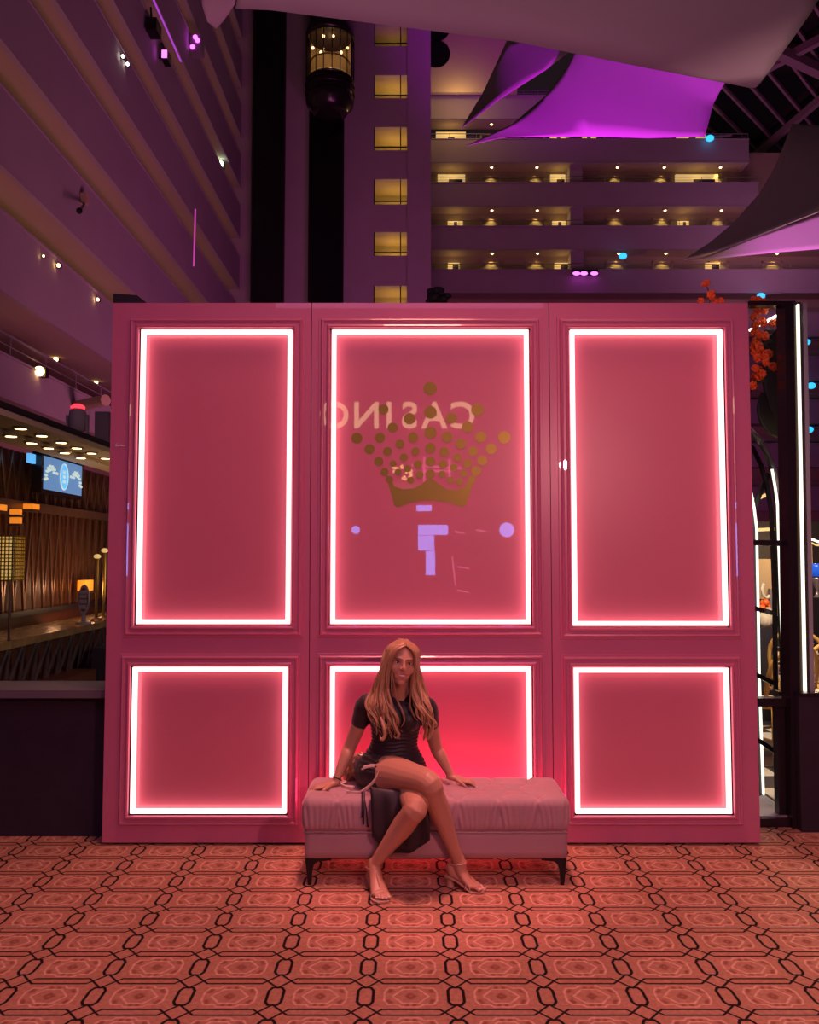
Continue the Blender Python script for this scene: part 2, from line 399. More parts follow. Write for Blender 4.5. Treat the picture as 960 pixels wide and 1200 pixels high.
for i, (z0, z1) in enumerate(zs):
    w_ = setting('window_%d' % (i + 1), ((xw0 + xw1) / 2, TY + .2, z0))
    n_ = MB(); d = 2.2
    n_.box((xw0 - .1, TY + d, z0 - .3), (xw1 + .1, TY + d + .1, z1 + .3)); n_.box((xw0 - .1, TY + .4, z0 - .3), (xw1 + .1, TY + d, z0)); n_.box((xw0 - .1, TY + .4, z1), (xw1 + .1, TY + d, z1 + .3))
    n_.box((xw0 - .2, TY + .4, z0), (xw0, TY + d, z1)); n_.box((xw1, TY + .4, z0), (xw1 + .2, TY + d, z1)); n_.build('niche', 'corridor', w_)
    g = MB(); g.box((xw0, TY + .05, z0 + .18), (xw1, TY + .09, z0 + .24)); g.box((xw0, TY + .02, z0), (xw0 + .06, TY + .1, z1)); g.box((xw1 - .4, TY + .02, z0), (xw1 - .34, TY + .1, z1)); g.build('rail', 'black_metal', w_)
    light('niche_light', 'POINT', ((xw0 + xw1) / 2 + .3, TY + 1.5, z0 + .25), 34 if i else 9, (1, .62, .16), size=.1)

# two black lift shafts standing proud of the tower, and the glass lift car on the right one
for a, b, nm in ((299.5, 336, 'left'), (366, 405, 'right')):
    x0, x1 = at(a - 2.5, 340, TY).x, at(b - 2.5, 340, TY).x
    sh = MB(); sh.box((x0, TY - .55, 0), (x1, TY - .01, 44)); 
    o = sh.build('lift_shaft', 'shaft', None, origin=((x0 + x1) / 2, TY - .3, 0))
    tag(o, 'tall black lift shaft strip %s' % ('without a car, left of the lift car' if nm == 'left' else 'beneath the glass lift car'), 'lift shaft')
    e = MB(); e.box((x0 - .05, TY - .6, 0), (x0 + .05, TY - .5, 44)); e.box((x1 - .05, TY - .6, 0), (x1 + .05, TY - .5, 44)); e.build('guide_rail', 'black_gloss', o)
cz = lambda y: at(387, y, 44.45).z
cx = at(387, 75, 44.45).x; cy = TY - 2.05; rc = 1.36
car = thing('lift_car', (cx, cy, cz(133)), 'round capsule lift car with a lit glass middle high on the tower', 'lift')
c = (cx, cy, 0)
MB().lathe([(.5, cz(133)), (.95, cz(133)), (1.05, cz(129)), (1.3, cz(124)), (1.36, cz(118)), (1.22, cz(114)), (1.30, cz(108)), (1.30, cz(96)), (1.2, cz(94)), (.2, cz(94))], c, 32).build('car_base', 'black_gloss', car, True)
MB().lathe([(.2, cz(46)), (1.22, cz(46)), (1.36, cz(50)), (1.36, cz(42)), (1.22, cz(32)), (1.0, cz(25)), (.8, cz(22)), (.75, cz(17)), (.3, cz(16))], c, 32).build('car_dome', 'black_gloss', car, True)
bw = MB(); bw.rings([[(cx + 1.16 * math.cos(PI * k / 16), cy + 1.16 * math.sin(PI * k / 16), z) for k in range(17)] for z in (cz(94), cz(46))], False, closed=False); bw.build('car_back_wall', 'cream', car, True)
MB().lathe([(1.3, cz(94)), (1.33, cz(70)), (1.3, cz(46))], c, 32, cap=False).build('car_glass', 'car_glass', car, True)
for k in range(10):
    a = PI + PI * k / 9; x, y = cx + 1.33 * math.cos(a), cy + 1.33 * math.sin(a)
    MB().bar((x, y, cz(96)), (x, y, cz(44)), .05, .05, up=(0, 1, 0)).build('mullion', 'black_gloss', car)
hr = MB(); hr.tube([(cx + 1.1 * math.cos(PI + PI * k / 16), cy + 1.1 * math.sin(PI + PI * k / 16), cz(76)) for k in range(17)], .045, 6); hr.build('handrail', 'gold_mesh', car, True)
for dx, yy in ((-.32, 49.5), (.22, 49.5), (-.95, 59.5), (.98, 59.5), (-.46, 68.5), (.66, 68.5)):
    MB().ball((cx + dx, cy - .25 - (.3 if abs(dx) < .9 else 0), cz(yy)), .075, 8, 6).build('car_lamp', 'warm_lamp', car)
light('car_light', 'POINT', (cx, cy + .2, cz(56)), 15, (1, .55, .22), size=.15)
for k in range(5):
    MB().lathe([(1.31 + .06 * (k % 2), cz(98 + 5 * k)), (1.36 + .03 * (k % 2), cz(97 + 5 * k)), (1.31, cz(96 + 5 * k))], c, 32, cap=False).build('trim_ring', 'black_gloss', car, True)

# far side: gallery levels facing the camera
FY = 56.5
wf = setting('wall_far', (12, FY, 0))
fx0 = at(495, 300, FY).x
fm = MB(); fm.box((fx0, FY + 1.5, 0), (at(1010, 300, FY).x, FY + 1.7, 31)); fm.build('back_wall', 'corridor', wf)
PXM = FY / 960 * 1.0
levels = []
for k in range(-1, 9):
    top, bot = at(600, 163.5 + 51 * k, FY).z, at(600, 190.5 + 51 * k, FY).z
    xe = at(878 if k < 1 else (888 if k == 1 else 1010), 180, FY).x
    if k == -1: xe = at(700, 180, FY).x
    levels.append((top, bot, xe))
    p = MB(); p.box((fx0, FY, bot), (xe, FY + .2, top)); p.box((fx0, FY - .05, top), (xe + .05, FY + .25, top + .07)); p.box((fx0, FY - .04, bot), (xe, FY + .02, bot + .06))
    p.build('parapet', 'concrete', wf)
    MB().box((fx0, FY + .2, bot + .05), (xe, FY + 1.5, bot + .35)).build('soffit', 'soffit', wf)
    if k < 2: MB().box((xe - .2, FY + .2, bot), (xe, FY + 1.5, top)).build('end_wall', 'concrete', wf)
    r_ = MB(); railing(r_, (fx0, FY + .1, top + .05), (xe, FY + .1, top + .05), .42, 12, .02); r_.build('railing', 'grey', wf)
# lit niches and lamps of the far corridors
ordn = ['topmost', 'second', 'third', 'fourth']
place = ['first', 'second', 'third', 'fourth', 'fifth', 'sixth', 'seventh', 'eighth', 'ninth']
lampx = [578, 632, 728, 784, 851, 916]
for k in range(4):
    top, bot, xe = levels[k + 1]
    ceil = levels[k][1] + .05
    n = 0
    for px in lampx:
        x = at(px, 300, FY).x
        if x > xe - .5 or (k == 0 and px in (851,)): continue
        if k < 3 and px == 916: continue
        ln = thing('corridor_downlight', (x, FY + .65, ceil), '%s warm downlight from the left on the %s far gallery' % (place[n], ordn[k]), 'ceiling light', 'downlights of the far galleries'); n += 1
        MB().lathe([(.1, -.08), (.16, -.1), (.2, -.02), (.2, 0)], (x, FY + .65, ceil), 12).build('rim', 'grey', ln)
        MB().ball((x, FY + .65, ceil - .1), (.085, .085, .05), 10, 6).build('bulb', 'warm_lamp', ln)
        light('gallery_light', 'SPOT', (x, FY + 1.15, ceil - .15), 42, (1, .66, .2), (x, FY + 1.5, ceil - 2), .06, 85, .6)
        n2 = MB(); n2.box((x - .75, FY + 1.44, top - 1.0), (x - .62, FY + 1.5, ceil - .35)); n2.box((x + .62, FY + 1.44, top - 1.0), (x + .75, FY + 1.5, ceil - .35)); n2.box((x - .75, FY + 1.44, ceil - .45), (x + .75, FY + 1.5, ceil - .35))
        n2.build('door_frame', 'cream', wf)
    for px0, px1 in [((512, 548), (650, 669), (686, 706), (803, 838)), ((514, 547), (650, 668), (801, 852)), ((526, 544), (652, 668), (803, 816)), ((526, 540), (654, 671), (835, 852))][k]:
        x0, x1 = at(px0, 300, FY).x, at(px1, 300, FY).x
        if x1 > xe: continue
        MB().box((x0, FY + 1.3, top - .2), (x1, FY + 1.49, top + (1.25 if k < 2 else 1.0))).build('lit_lobby_panel', 'warm_glow', wf)
        MB().box((x0 + (x1 - x0) * .40, FY + 1.1, top - .6), (x0 + (x1 - x0) * (.9 if k % 2 else .62), FY + 1.2, top + .8)).build('lobby_screen', 'black_matte', wf)
        light('lobby_light', 'POINT', ((x0 + x1) / 2, FY + .9, ceil - .7), 5, (1, .66, .2), size=.2)
    x0, x1 = at(670, 300, FY).x, at(685, 300, FY).x
    MB().box((x0, FY + .3, top - 1), (x1, FY + 1.5, ceil)).build('column', 'concrete', wf)

# upper left of the far side: beige wall with two round dark openings
bwx0, bwx1 = at(500, 60, 55).x, at(606, 60, 55).x
ub = MB(); ub.box((bwx0, 55, at(550, 108, 55).z), (bwx1, 55.3, at(550, -60, 55).z)); ub.build('upper_wall', 'soffit', wf)
for y in (63.5, 33):
    p = at(511, y, 55); MB().disc((p.x, 55.0, p.z), .98, .06, 28).build('round_opening', 'shaft', wf)
light('upper_wall_light', 'POINT', (bwx0 + 2.2, 53.6, at(550, 118, 55).z), 160, (1, .6, .2), size=.3)

# roof: dark glazing with diagonal beams over the right
ceil_ = setting('ceiling', (24, 58, 34))
rg = MB(); rg.box((16, 30, 34.05), (60, 90, 34.2)); rg.build('roof_glazing', 'roof_glass', ceil_)
d = Vector((.68, .733, 0)); nrm = Vector((.733, -.68, 0)); base = at_z(847, 100, 34)
for k in range(-10, 16):
    c0 = base + nrm * (1.45 * k)
    smin = max(-22, (17 - c0.x) / .68)
    MB().bar(c0 + d * smin, c0 + d * 26, .17, .4).build('beam', 'beam', ceil_)
a, b = at_z(905, 165, 33.5), at_z(975, 105, 33.5); dd = (b - a)
MB().bar(a - dd * .5, b + dd * .6, .35, .5).build('cross_beam', 'beam', ceil_)
a, b = at_z(925, 66, 33.5), at_z(962, 46, 33.5); dd = (b - a)
MB().bar(a - dd * 1, b + dd * 1, .4, .5).build('cross_beam', 'beam', ceil_)
a, b = at_z(915, 62, 33.2), at_z(966, 86, 33.2); MB().bar(a - (b - a), b + (b - a), .6, .6).build('cross_beam', 'beam', ceil_)
light('roof_uplight', 'AREA', (24, 50, 20), 250, (.8, .3, .6), (26, 58, 34), 4)

# fabric sails stretched across the atrium
def sail(label, pts, sag=.4, name='shade_sail', inner=None):
    P = [at(*p) for p in pts]; ctr = sum(P, Vector()) / len(P)
    bm = bmesh.new(); vs = [bm.verts.new(p) for p in P]
    f = bm.faces.new(vs); bmesh.ops.triangulate(bm, faces=[f])
    bmesh.ops.subdivide_edges(bm, edges=bm.edges[:], cuts=6, use_grid_fill=True)
    bmesh.ops.recalc_face_normals(bm, faces=bm.faces)
    bound = {v for e in bm.edges if e.is_boundary for v in e.verts}
    for _ in range(25):
        new = {v: sum((e.other_vert(v).co for e in v.link_edges), Vector()) / len(v.link_edges) for v in bm.verts if v not in bound}
        for v, q in new.items(): v.co = v.co.lerp(q, .6)
    for v in bm.verts: v.co -= ctr
    me = bpy.data.meshes.new(name); bm.to_mesh(me); bm.free(); me.materials.append(M['sail'])
    me.polygons.foreach_set('use_smooth', [True] * len(me.polygons))
    o = bpy.data.objects.new(name, me); COL.objects.link(o); o.location = ctr
    so = o.modifiers.new('thickness', 'SOLIDIFY'); so.thickness = .02
    o.data = evaluated(o); o.modifiers.clear()
    return tag(o, label, 'shade sail')
sail('large plain fabric sail across the top of the atrium', [(276, 9, 15), (318, 11, 15), (600, 47, 16.5), (760, 79, 17.5), (878, 102, 18), (886, 102, 18), (891, 97, 17.9), (905, 78, 17.4), (925, 50, 16.8), (952, 12, 15.5), (1010, -90, 13), (600, -170, 12), (300, -120, 12.5)])
sail('small fabric sail tip beside the left galleries', [(234, -30, 20), (278, -30, 20), (276, 4, 20.5), (262, 24, 21), (253, 33, 21.3), (243, 25, 21), (237, 6, 20.5)])
sail('magenta lit fabric sail under the left end of the large sail', [(598, 40, 31), (690, 40, 31), (672, 57, 30.5), (640, 82, 30), (585, 117, 29), (540, 152, 28.5), (566, 110, 30)])
sail('brightest magenta lit fabric sail in the middle of the atrium', [(690, 42, 30), (858, 85, 30), (846, 103, 30), (836, 122, 30), (826, 160, 29.5), (760, 162, 29), (690, 160, 28.5), (590, 161, 28), (545, 172, 27.8), (600, 146, 28.2), (640, 112, 29), (664, 80, 29.5), (676, 58, 30)])
sail('pale fabric sail on the right edge with a concave left side', [(928, 146, 19), (921, 165, 18.6), (908, 197, 18), (890, 228, 17.4), (860, 262, 16.8), (832, 285, 16.3), (802, 305, 16), (850, 292, 16), (905, 270, 16), (975, 243, 16), (1010, 150, 18)])
sail('narrow magenta lit fabric sail below the pale right sail', [(812, 306, 17.5), (880, 281, 17.5), (985, 243, 17.5), (985, 290, 17.5), (900, 297, 17.5)])

# small atrium lamps
def small_lamp(name, loc, r, m, label, cat, group=None, arm=None):
    t = thing(name, loc, label, cat, group)
    MB().ball(loc, r, 10, 7).build('bulb', m, t, True)
    l = Vector(loc); MB().box((l.x - r, l.y + r * .6, l.z - r), (l.x + r, l.y + r * 2.2, l.z + r)).build('housing', 'black_metal', t)
    if arm is not None: MB().bar(l + Vector((0, r * 1.4, 0)), Vector(arm) + Vector((0, r * 1.4, 0)), r * .6, r * .6).build('bracket', 'black_metal', t)
    return t
small_lamp('projector_lamp', at(258.5, 192, 43), .16, 'green_lamp', 'bright white green lamp at the far end of the left galleries', 'spotlight')
for i, (x, y) in enumerate(((144, 66), (149.5, 75))):
    small_lamp('parapet_lamp', at_x(x, y, LX + .12), .055, 'white_lamp', '%s of two tiny white lamps on an upper left parapet' % ('upper', 'lower')[i], 'spotlight', 'pair of parapet lamps', at_x(x, y, LX + .12) - Vector((.14, 0, 0)))
for i, (px, py, y_) in enumerate(((68.5, 311, 0), (114.5, 351, 0), (65.5, 421, 0), (112.5, 448.5, 0), (51, 300, 0))):
    x_ = LX + .1
    lab = ['warm lamp left of the leaning panel on the lowest bare parapet', 'warm lamp just above the upper left corner of the pink wall', 'warm soffit lamp above the left balcony railing', 'warm soffit lamp above the red topped stage light', 'tiny pale lamp left of the warm parapet lamp'][i]
    lp = at_x(px, py, x_) if i in (0, 1, 4) else at_z(px, py, zb0 - .03)
    small_lamp('gallery_lamp', lp, .05 if i in (0, 1) else (.07 if i < 4 else .03), 'warm_lamp', lab, 'spotlight', None, lp - Vector((.12, 0, 0)) if i in (0, 1, 4) else lp + Vector((0, 0, .06)))
# magenta floodlights on the left galleries and the wash beam fixture
fx = thing('stage_floodlight', at_x(195, 68, LX + .3), 'magenta glowing floodlight fixed to an upper left parapet', 'floodlight')
p = at_x(195, 68, LX + .3); MB().box(p - Vector((.12, .25, .2)), p + Vector((.12, .25, .2))).build('housing', 'black_metal', fx); MB().bar(p, p - Vector((.295, 0, 0)), .06, .06).build('arm', 'black_metal', fx)
MB().box(p + Vector((-.1, -.27, -.15)), p + Vector((.1, -.25, .15))).build('lens', 'magenta_lamp', fx)
MB().bar(p + Vector((0, 0, .2)), p + Vector((-.20, 0, .6)), .05, .05).build('bracket', 'black_metal', fx)
p = at_x(231, 55, LX + .3)
fx = thing('stage_floodlight', p, 'violet stage light cluster near the top of the left galleries', 'floodlight')
MB().box(p - Vector((.25, .3, .35)), p + Vector((.25, .3, .35))).build('housing', 'grey', fx); MB().bar(p, p - Vector((.295, 0, 0)), .08, .08).build('arm', 'black_metal', fx)
for dx, dz in ((-.12, -.2), (.1, .1), (0, .25)):
    MB().disc((p.x + dx, p.y - .3, p.z + dz), .1, .04, 10).build('lens', 'magenta_lamp', fx)
p = at_x(181, 36, LX + .3); fx = thing('stage_floodlight', p, 'unlit black stage light on the upper left parapet', 'floodlight')
MB().box(p - Vector((.2, .4, .2)), p + Vector((.2, .2, .25))).build('housing', 'black_metal', fx); MB().bar(p, p - Vector((.295, 0, 0)), .08, .08).build('arm', 'black_metal', fx); MB().bar(p + Vector((-.1, 0, .2)), p + Vector((-.15, 0, .9)), .06, .06).build('bracket', 'black_metal', fx)
p = at_x(99, 239, LX + .12); fx = thing('camera_arm', p, 'thin dark bracket arm jutting off a left parapet', 'bracket')
MB().bar(p, at_x(93, 247, LX + .5), .05, .05).build('arm', 'black_metal', fx); MB().ball(at_x(93, 247, LX + .5), .09, 8, 6).build('head', 'black_metal', fx)
MB().box(p + Vector((-.1, -.1, 0)), p + Vector((.1, .1, .3))).build('mount', 'cream', fx)
p0, p1 = at(229, 245, 33), at(227, 312, 33)
o = MB().tube([p0, p1], .035, 6).build('hanging_light_wire', mat('magenta_wire', (.6, .1, .5), .4, emit=(.8, .1, .55), strength=.5), None, origin=p1); tag(o, 'thin magenta lit vertical wire before the left galleries', 'light wire')
p = at(686, 319, FY - .4)
fx = thing('wash_light_bar', p, 'row of magenta wash lights on a far gallery', 'floodlight')
MB().box((p.x - .9, p.y, p.z - .15), (p.x + .9, p.y + .3, p.z + .2)).build('bar', 'black_metal', fx)
for dx in (-.62, -.1, .62): MB().ball((p.x + dx, p.y - .05, p.z - .1), (.26, .1, .13), 10, 7).build('lens', 'magenta_lamp', fx)
for i, (x, y) in enumerate(((730, 300), (832, 162), (945, 401), (951, 452), (948.5, 503.5), (892, 347))):
    lab = ['cyan lamp hanging under the third far gallery', 'cyan lamp at the end of the top far gallery', 'highest of three blue spotlights right of the lit post', 'middle of three blue spotlights right of the lit post', 'lowest of three blue spotlights right of the lit post', 'blue spotlight just above the orange flowers'][i]
    p = at(x, y, FY - .5); t = thing('blue_spotlight', p, lab, 'spotlight', 'blue spotlights on the far galleries')
    MB().ball(p, (.30, .25, .22), 10, 7).build('lens', 'blue_lamp', t, True)
    MB().bar(p + Vector((.2, .1, .15)), p + Vector((1.6, .1, .28)), .1, .1).build('arm', 'grey', t)
a, b = at_x(180, 0, LX + .04), at_x(212, 72, LX + .04)
o = MB().bar(a - (b - a) * .15, b, .06, .05).build('violet_light_strip', mat('violet_strip', (.5, .1, .8), .4, emit=(.42, .06, .62), strength=.8), None, origin=a); tag(o, 'violet glowing strip along the edge of an upper left gallery', 'light strip')

# ------------------------------------------------------------------ the pink photo wall
bl, br_, tl, tr = at(118, 990, WY), at(890, 990, WY), at(134, 355, WY), at(878, 355, WY)
wx0, wx1, wz1 = (bl.x + tl.x) / 2, (br_.x + tr.x) / 2, (tl.z + tr.z) / 2
sx = [wx0, at(363, 700, WY).x, at(646.5, 700, WY).x, wx1]
wall = thing('photo_wall', ((wx0 + wx1) / 2, WY + .1, 0), 'large pink panelled photo wall with glowing frames and a gold crown', 'photo wall')
up = [(163, 341, 387, 731), (388.5, 620.5, 387, 731), (670, 849.5, 387, 733)]
lo = [(154.5, 336, 782, 953), (387, 623, 781.5, 953), (674, 855.5, 783, 953)]
def rect(px0, px1, py0, py1):
    a, b, c, d_ = at(px0, (py0 + py1) / 2, WY), at(px1, (py0 + py1) / 2, WY), at((px0 + px1) / 2, py0, WY), at((px0 + px1) / 2, py1, WY)
    return a.x, b.x, d_.z, c.z
REC = .034
rects = []
for k in range(3):
    pair = [rect(*up[k]), rect(*lo[k])]; rects += pair
    # board with two rectangular openings
    b = MB(); x0, x1 = sx[k] + (.002 if k else 0), sx[k + 1] - (.002 if k < 2 else 0)
    (ax0, ax1, az0, az1), (cx0, cx1, cz0, cz1) = pair
    g = .012; ax0 -= g; cx0 -= g; ax1 += g; cx1 += g; az0 -= g; cz0 -= g; az1 += g; cz1 += g
    def slab(xa, xb, za, zb): b.box((xa, WY, za), (xb, WY + .16, zb))
    slab(x0, x1, az1, wz1); slab(x0, ax0, az0, az1); slab(ax1, x1, az0, az1); slab(x0, x1, cz1, az0)
    slab(x0, cx0, cz0, cz1); slab(cx1, x1, cz0, cz1); slab(x0, x1, .012, cz0)
    b.build('board', 'pink', wall)
prof = [(.012, 0), (.012, .020), (.020, .024), (.028, .020), (.030, .012), (.044, .012), (.048, .018), (.056, .020), (.062, .014), (.064, .006), (.076, .006), (.078, 0)]
for i, (x0, x1, z0, z1) in enumerate(rects):
    mo = MB(); rings = []
    for d_, h in [(.012, -REC)] + prof + [(.078, -.01)]:
        rings.append([(x0 - d_, WY - h, z0 - d_), (x1 + d_, WY - h, z0 - d_), (x1 + d_, WY - h, z1 + d_), (x0 - d_, WY - h, z1 + d_)])
    mo.rings(rings, False); mo.build('moulding', 'pink', wall)
    pn = MB(); pn.box((x0 - .011, WY + REC, z0 - .011), (x1 + .011, WY + REC + .02, z1 + .011)); pn.build('inset_panel', 'pink_panel', wall)
    r = .0115
    y = WY + .002
    for za in (z0, z1 - 2 * r): MB().box((x0, y - r, za), (x1, y + r, za + 2 * r)).build('light_strip', 'led', wall)
    for xa in (x0, x1 - 2 * r): MB().box((xa, y - r, z0 + 2 * r + .001), (xa + 2 * r, y + r, z1 - 2 * r - .001)).build('light_strip', 'led', wall)
# gold crown: dots over a solid base, on the upper middle panel
def cw(x, z): return at(400 + x * .21875, 430 + z * .21875, WY + REC)
dots = [(476, 116, 33), (226, 228, 25), (478, 243, 31), (590, 275, 27), (730, 230, 31), (276, 325, 25), (366, 277, 28), (677, 322, 28), (84, 382, 27), (208, 379, 25), (386, 378, 25), (478, 352, 30), (567, 376, 27), (747, 376, 28), (873, 378, 31),
        (152, 441, 25), (248, 453, 22), (314, 413, 22), (640, 412, 26), (706, 453, 24), (803, 440, 27), (201, 506, 23), (398, 452, 20), (478, 435, 26), (552, 455, 24), (755, 502, 25), (335, 484, 20), (478, 507, 24), (622, 484, 20), (675, 518, 22),
        (232, 563, 20), (278, 518, 17), (410, 522, 20), (545, 522, 21), (655, 570, 19), (722, 558, 25), (478, 572, 22), (420, 578, 18), (540, 575, 18), (603, 540, 19), (355, 545, 18), (305, 565, 17), (258, 603, 18), (633, 615, 18), (585, 607, 17), (372, 607, 17), (700, 603, 19)]
for x, z, r in dots:
    p = cw(x, z); MB().disc((p.x, WY + REC, p.z), r * .21875 / 203 * 1.1, .0015, 20).build('crown_dot', 'gold', wall)
poly = [(238, 575), (262, 598), (285, 640), (330, 655), (390, 650), (430, 628), (478, 592), (525, 628), (565, 655), (620, 660), (660, 640), (692, 592), (714, 572), (712, 610), (690, 670), (668, 742), (650, 750), (628, 746), (590, 730), (530, 720), (478, 716), (420, 718), (370, 728), (325, 746), (300, 752), (284, 742), (268, 680), (250, 620)]
MB().prism([Vector((cw(*q).x, WY + REC, cw(*q).z)) for q in poly], (0, -.0009, 0)).build('crown_base', 'gold', wall)
# tiny pale script mark on the left edge
def sc(x, y): return at(120 + x * .05208, 500 + y * .05208, WY - .0015)
mk = MB(); mk.tube([sc(*q) for q in ((335, 385), (310, 395), (300, 430), (320, 450), (355, 430), (375, 425), (370, 445), (395, 435), (420, 405), (425, 440), (450, 430), (460, 445), (490, 430), (515, 440))], .0035, 5); mk.build('script_mark', 'eye_white', wall)
bp = MB(); bp.box((wx0 + .02, WY + .02, 0), (wx1 - .02, WY + .14, .012)); bp.build('plinth', 'black_matte', wall)
bk = MB(); bk.box((wx0 + .005, WY + .165, .02), (wx1 - .005, WY + .26, wz1 - .01)); bk.build('back_frame', 'black_matte', wall)
# objects on top of the wall
a, b = at(136, 355, WY + .35), at(181, 346, WY + .35)
o = MB().prism([(a.x, WY + .30, wz1 - .01), (b.x + .1, WY + .30, wz1 - .01), (b.x - .09, WY + .30, b.z - .016), (a.x, WY + .30, b.z - .004)], (0, .3, 0)).build('speaker_box', 'black_matte', None, origin=(a.x, WY + .4, wz1 - .01)); tag(o, 'black box peeking above the upper left corner of the pink wall', 'box')

# ------------------------------------------------------------------ tufted bench
BX0, BX1, BY0, BY1 = -.530, .790, 4.085, 4.50
bench = thing('tufted_bench', ((BX0 + BX1) / 2, (BY0 + BY1) / 2, 0), 'long dusty pink velvet bench with tufted top and black legs', 'bench')
def soft_box(x0, x1, y0, y1, z0, z1, r, res, fn=None):
    nx, ny, nz = [max(2, int((b - a) / res)) for a, b in ((x0, x1), (y0, y1), (z0, z1))]
    bm = bmesh.new(); idx = {}
    def V(i, j, k):
        if (i, j, k) not in idx: idx[(i, j, k)] = bm.verts.new((x0 + (x1 - x0) * i / nx, y0 + (y1 - y0) * j / ny, z0 + (z1 - z0) * k / nz))
        return idx[(i, j, k)]
    for i in range(nx):
        for j in range(ny):
            for k in (0, nz): bm.faces.new((V(i, j, k), V(i + 1, j, k), V(i + 1, j + 1, k), V(i, j + 1, k)))
    for i in range(nx):
        for k in range(nz):
            for j in (0, ny): bm.faces.new((V(i, j, k), V(i + 1, j, k), V(i + 1, j, k + 1), V(i, j, k + 1)))
    for j in range(ny):
        for k in range(nz):
            for i in (0, nx): bm.faces.new((V(i, j, k), V(i, j + 1, k), V(i, j + 1, k + 1), V(i, j, k + 1)))
    for v in bm.verts:
        q = Vector((min(max(v.co.x, x0 + r), x1 - r), min(max(v.co.y, y0 + r), y1 - r), min(max(v.co.z, z0 + r), z1 - r)))
        n = (v.co - q)
        if n.length > 1e-6:
            n.normalize(); v.co = q + n * r
            if fn: v.co += fn(v.co, n)
    bmesh.ops.recalc_face_normals(bm, faces=bm.faces)
    return bm
def bm_obj(bm, name, m, parent=None, smooth=True):
    me = bpy.data.meshes.new(name); bm.to_mesh(me); bm.free(); me.materials.append(M[m] if isinstance(m, str) else m)
    if smooth: me.polygons.foreach_set('use_smooth', [True] * len(me.polygons))
    o = bpy.data.objects.new(name, me); COL.objects.link(o)
    if parent is not None: o.parent = parent; o.matrix_parent_inverse = Matrix.Translation(-world_loc(parent))
    return o
buttons = []
for row, (y, off) in enumerate(((4.165, 0), (4.275, .5), (4.385, 0))):
    for i in range(-6, 4):
        x = .437 + (i + off) * .198
        if BX0 + .07 < x < BX1 - .07: buttons.append((x, y))
def seg_d(p, a, b):
    ab = (b[0] - a[0], b[1] - a[1]); t = max(0, min(1, ((p[0] - a[0]) * ab[0] + (p[1] - a[1]) * ab[1]) / (ab[0] ** 2 + ab[1] ** 2)))
    return math.hypot(p[0] - a[0] - ab[0] * t, p[1] - a[1] - ab[1] * t)
folds = [(a, b) for i, a in enumerate(buttons) for b in buttons[:i] if .1 < math.hypot(a[0] - b[0], a[1] - b[1]) < .16]
for q in buttons:                                             # folds running from the outer buttons to the rim
    if abs(q[1] - 4.165) < .01: folds.append((q, (q[0], BY0 + .02)))
    if abs(q[1] - 4.385) < .01: folds.append((q, (q[0], BY1)))
CT = .425
def tuft(co, n):
    d = Vector((0, 0, 0))
    if n.z > .2:
        w = min(1, (n.z - .2) / .5); s = 0
        for q in buttons:
            r2 = (co.x - q[0]) ** 2 + (co.y - q[1]) ** 2
            if r2 < .02: s += .024 * math.exp(-r2 / .0014) + .008 * math.exp(-r2 / .0001)
        c = min((seg_d(co, *f) for f in folds), default=9)
        s += .010 * math.exp(-(c / .012) ** 2)
        d.z -= s * w
    if abs(n.z) < .75 and co.z > .26:
        t = co.x if abs(n.y) > abs(n.x) else co.y
        h = max(0, min(1, (co.z - .258) / .03)) * max(0, min(1, (CT - .012 - co.z) / .05))
        g = ((t - .437) / .198) % 1.0; gg = g - .5
        fan = t + gg * (CT - co.z) * .55
        a = math.sin(fan * 2 * PI / .034 + 1.7 * math.sin(t * 17)) * (.45 + .55 * math.sin(t * 41 + 1.2) ** 2)
        d += Vector((n.x, n.y, 0)) * (.0085 * a * h * (.4 + abs(gg) * 1.4) - .006 * h * math.exp(-((g if g < .5 else 1 - g) / .05) ** 2))
    return d
bm_obj(soft_box(BX0, BX1, BY0, BY1, .252, CT, .045, .006, tuft), 'cushion', 'velvet', bench)
for x, y in buttons: MB().ball((x, y, CT - .031), (.010, .010, .006), 10, 6).build('button', 'velvet', bench, True)
bm_obj(soft_box(BX0 + .014, BX1 - .014, BY0 + .014, BY1 - .014, .128, .262, .008, .03), 'base_box', 'velvet', bench)
pi_ = MB(); y = BY0 + .010
pi_.tube([(BX0 + .012, y, .256), (BX1 - .012, y, .256), (BX1 - .012, BY1 - .01, .256), (BX0 + .012, BY1 - .01, .256), (BX0 + .012, y, .256)], .004, 6); pi_.build('piping', 'velvet', bench, True)
for sxn in (0, 1):
    for syn in (0, 1):
        cx_, cy_ = (BX0 + .018, BX1 - .018)[sxn], (BY0 + .02, BY1 - .02)[syn]; s = 1 if sxn == 0 else -1; t = 1 if syn == 0 else -1
        pf = [(0, .127), (.125, .127), (.125, .119), (.062, .113), (.044, .098), (.036, .07), (.030, 0), (.014, 0), (.008, .06)]
        lg = MB(); lg.prism([(cx_ + s * a_, cy_, z_) for a_, z_ in pf], (0, t * .022, 0)); lg.build('leg', 'black_metal', bench)

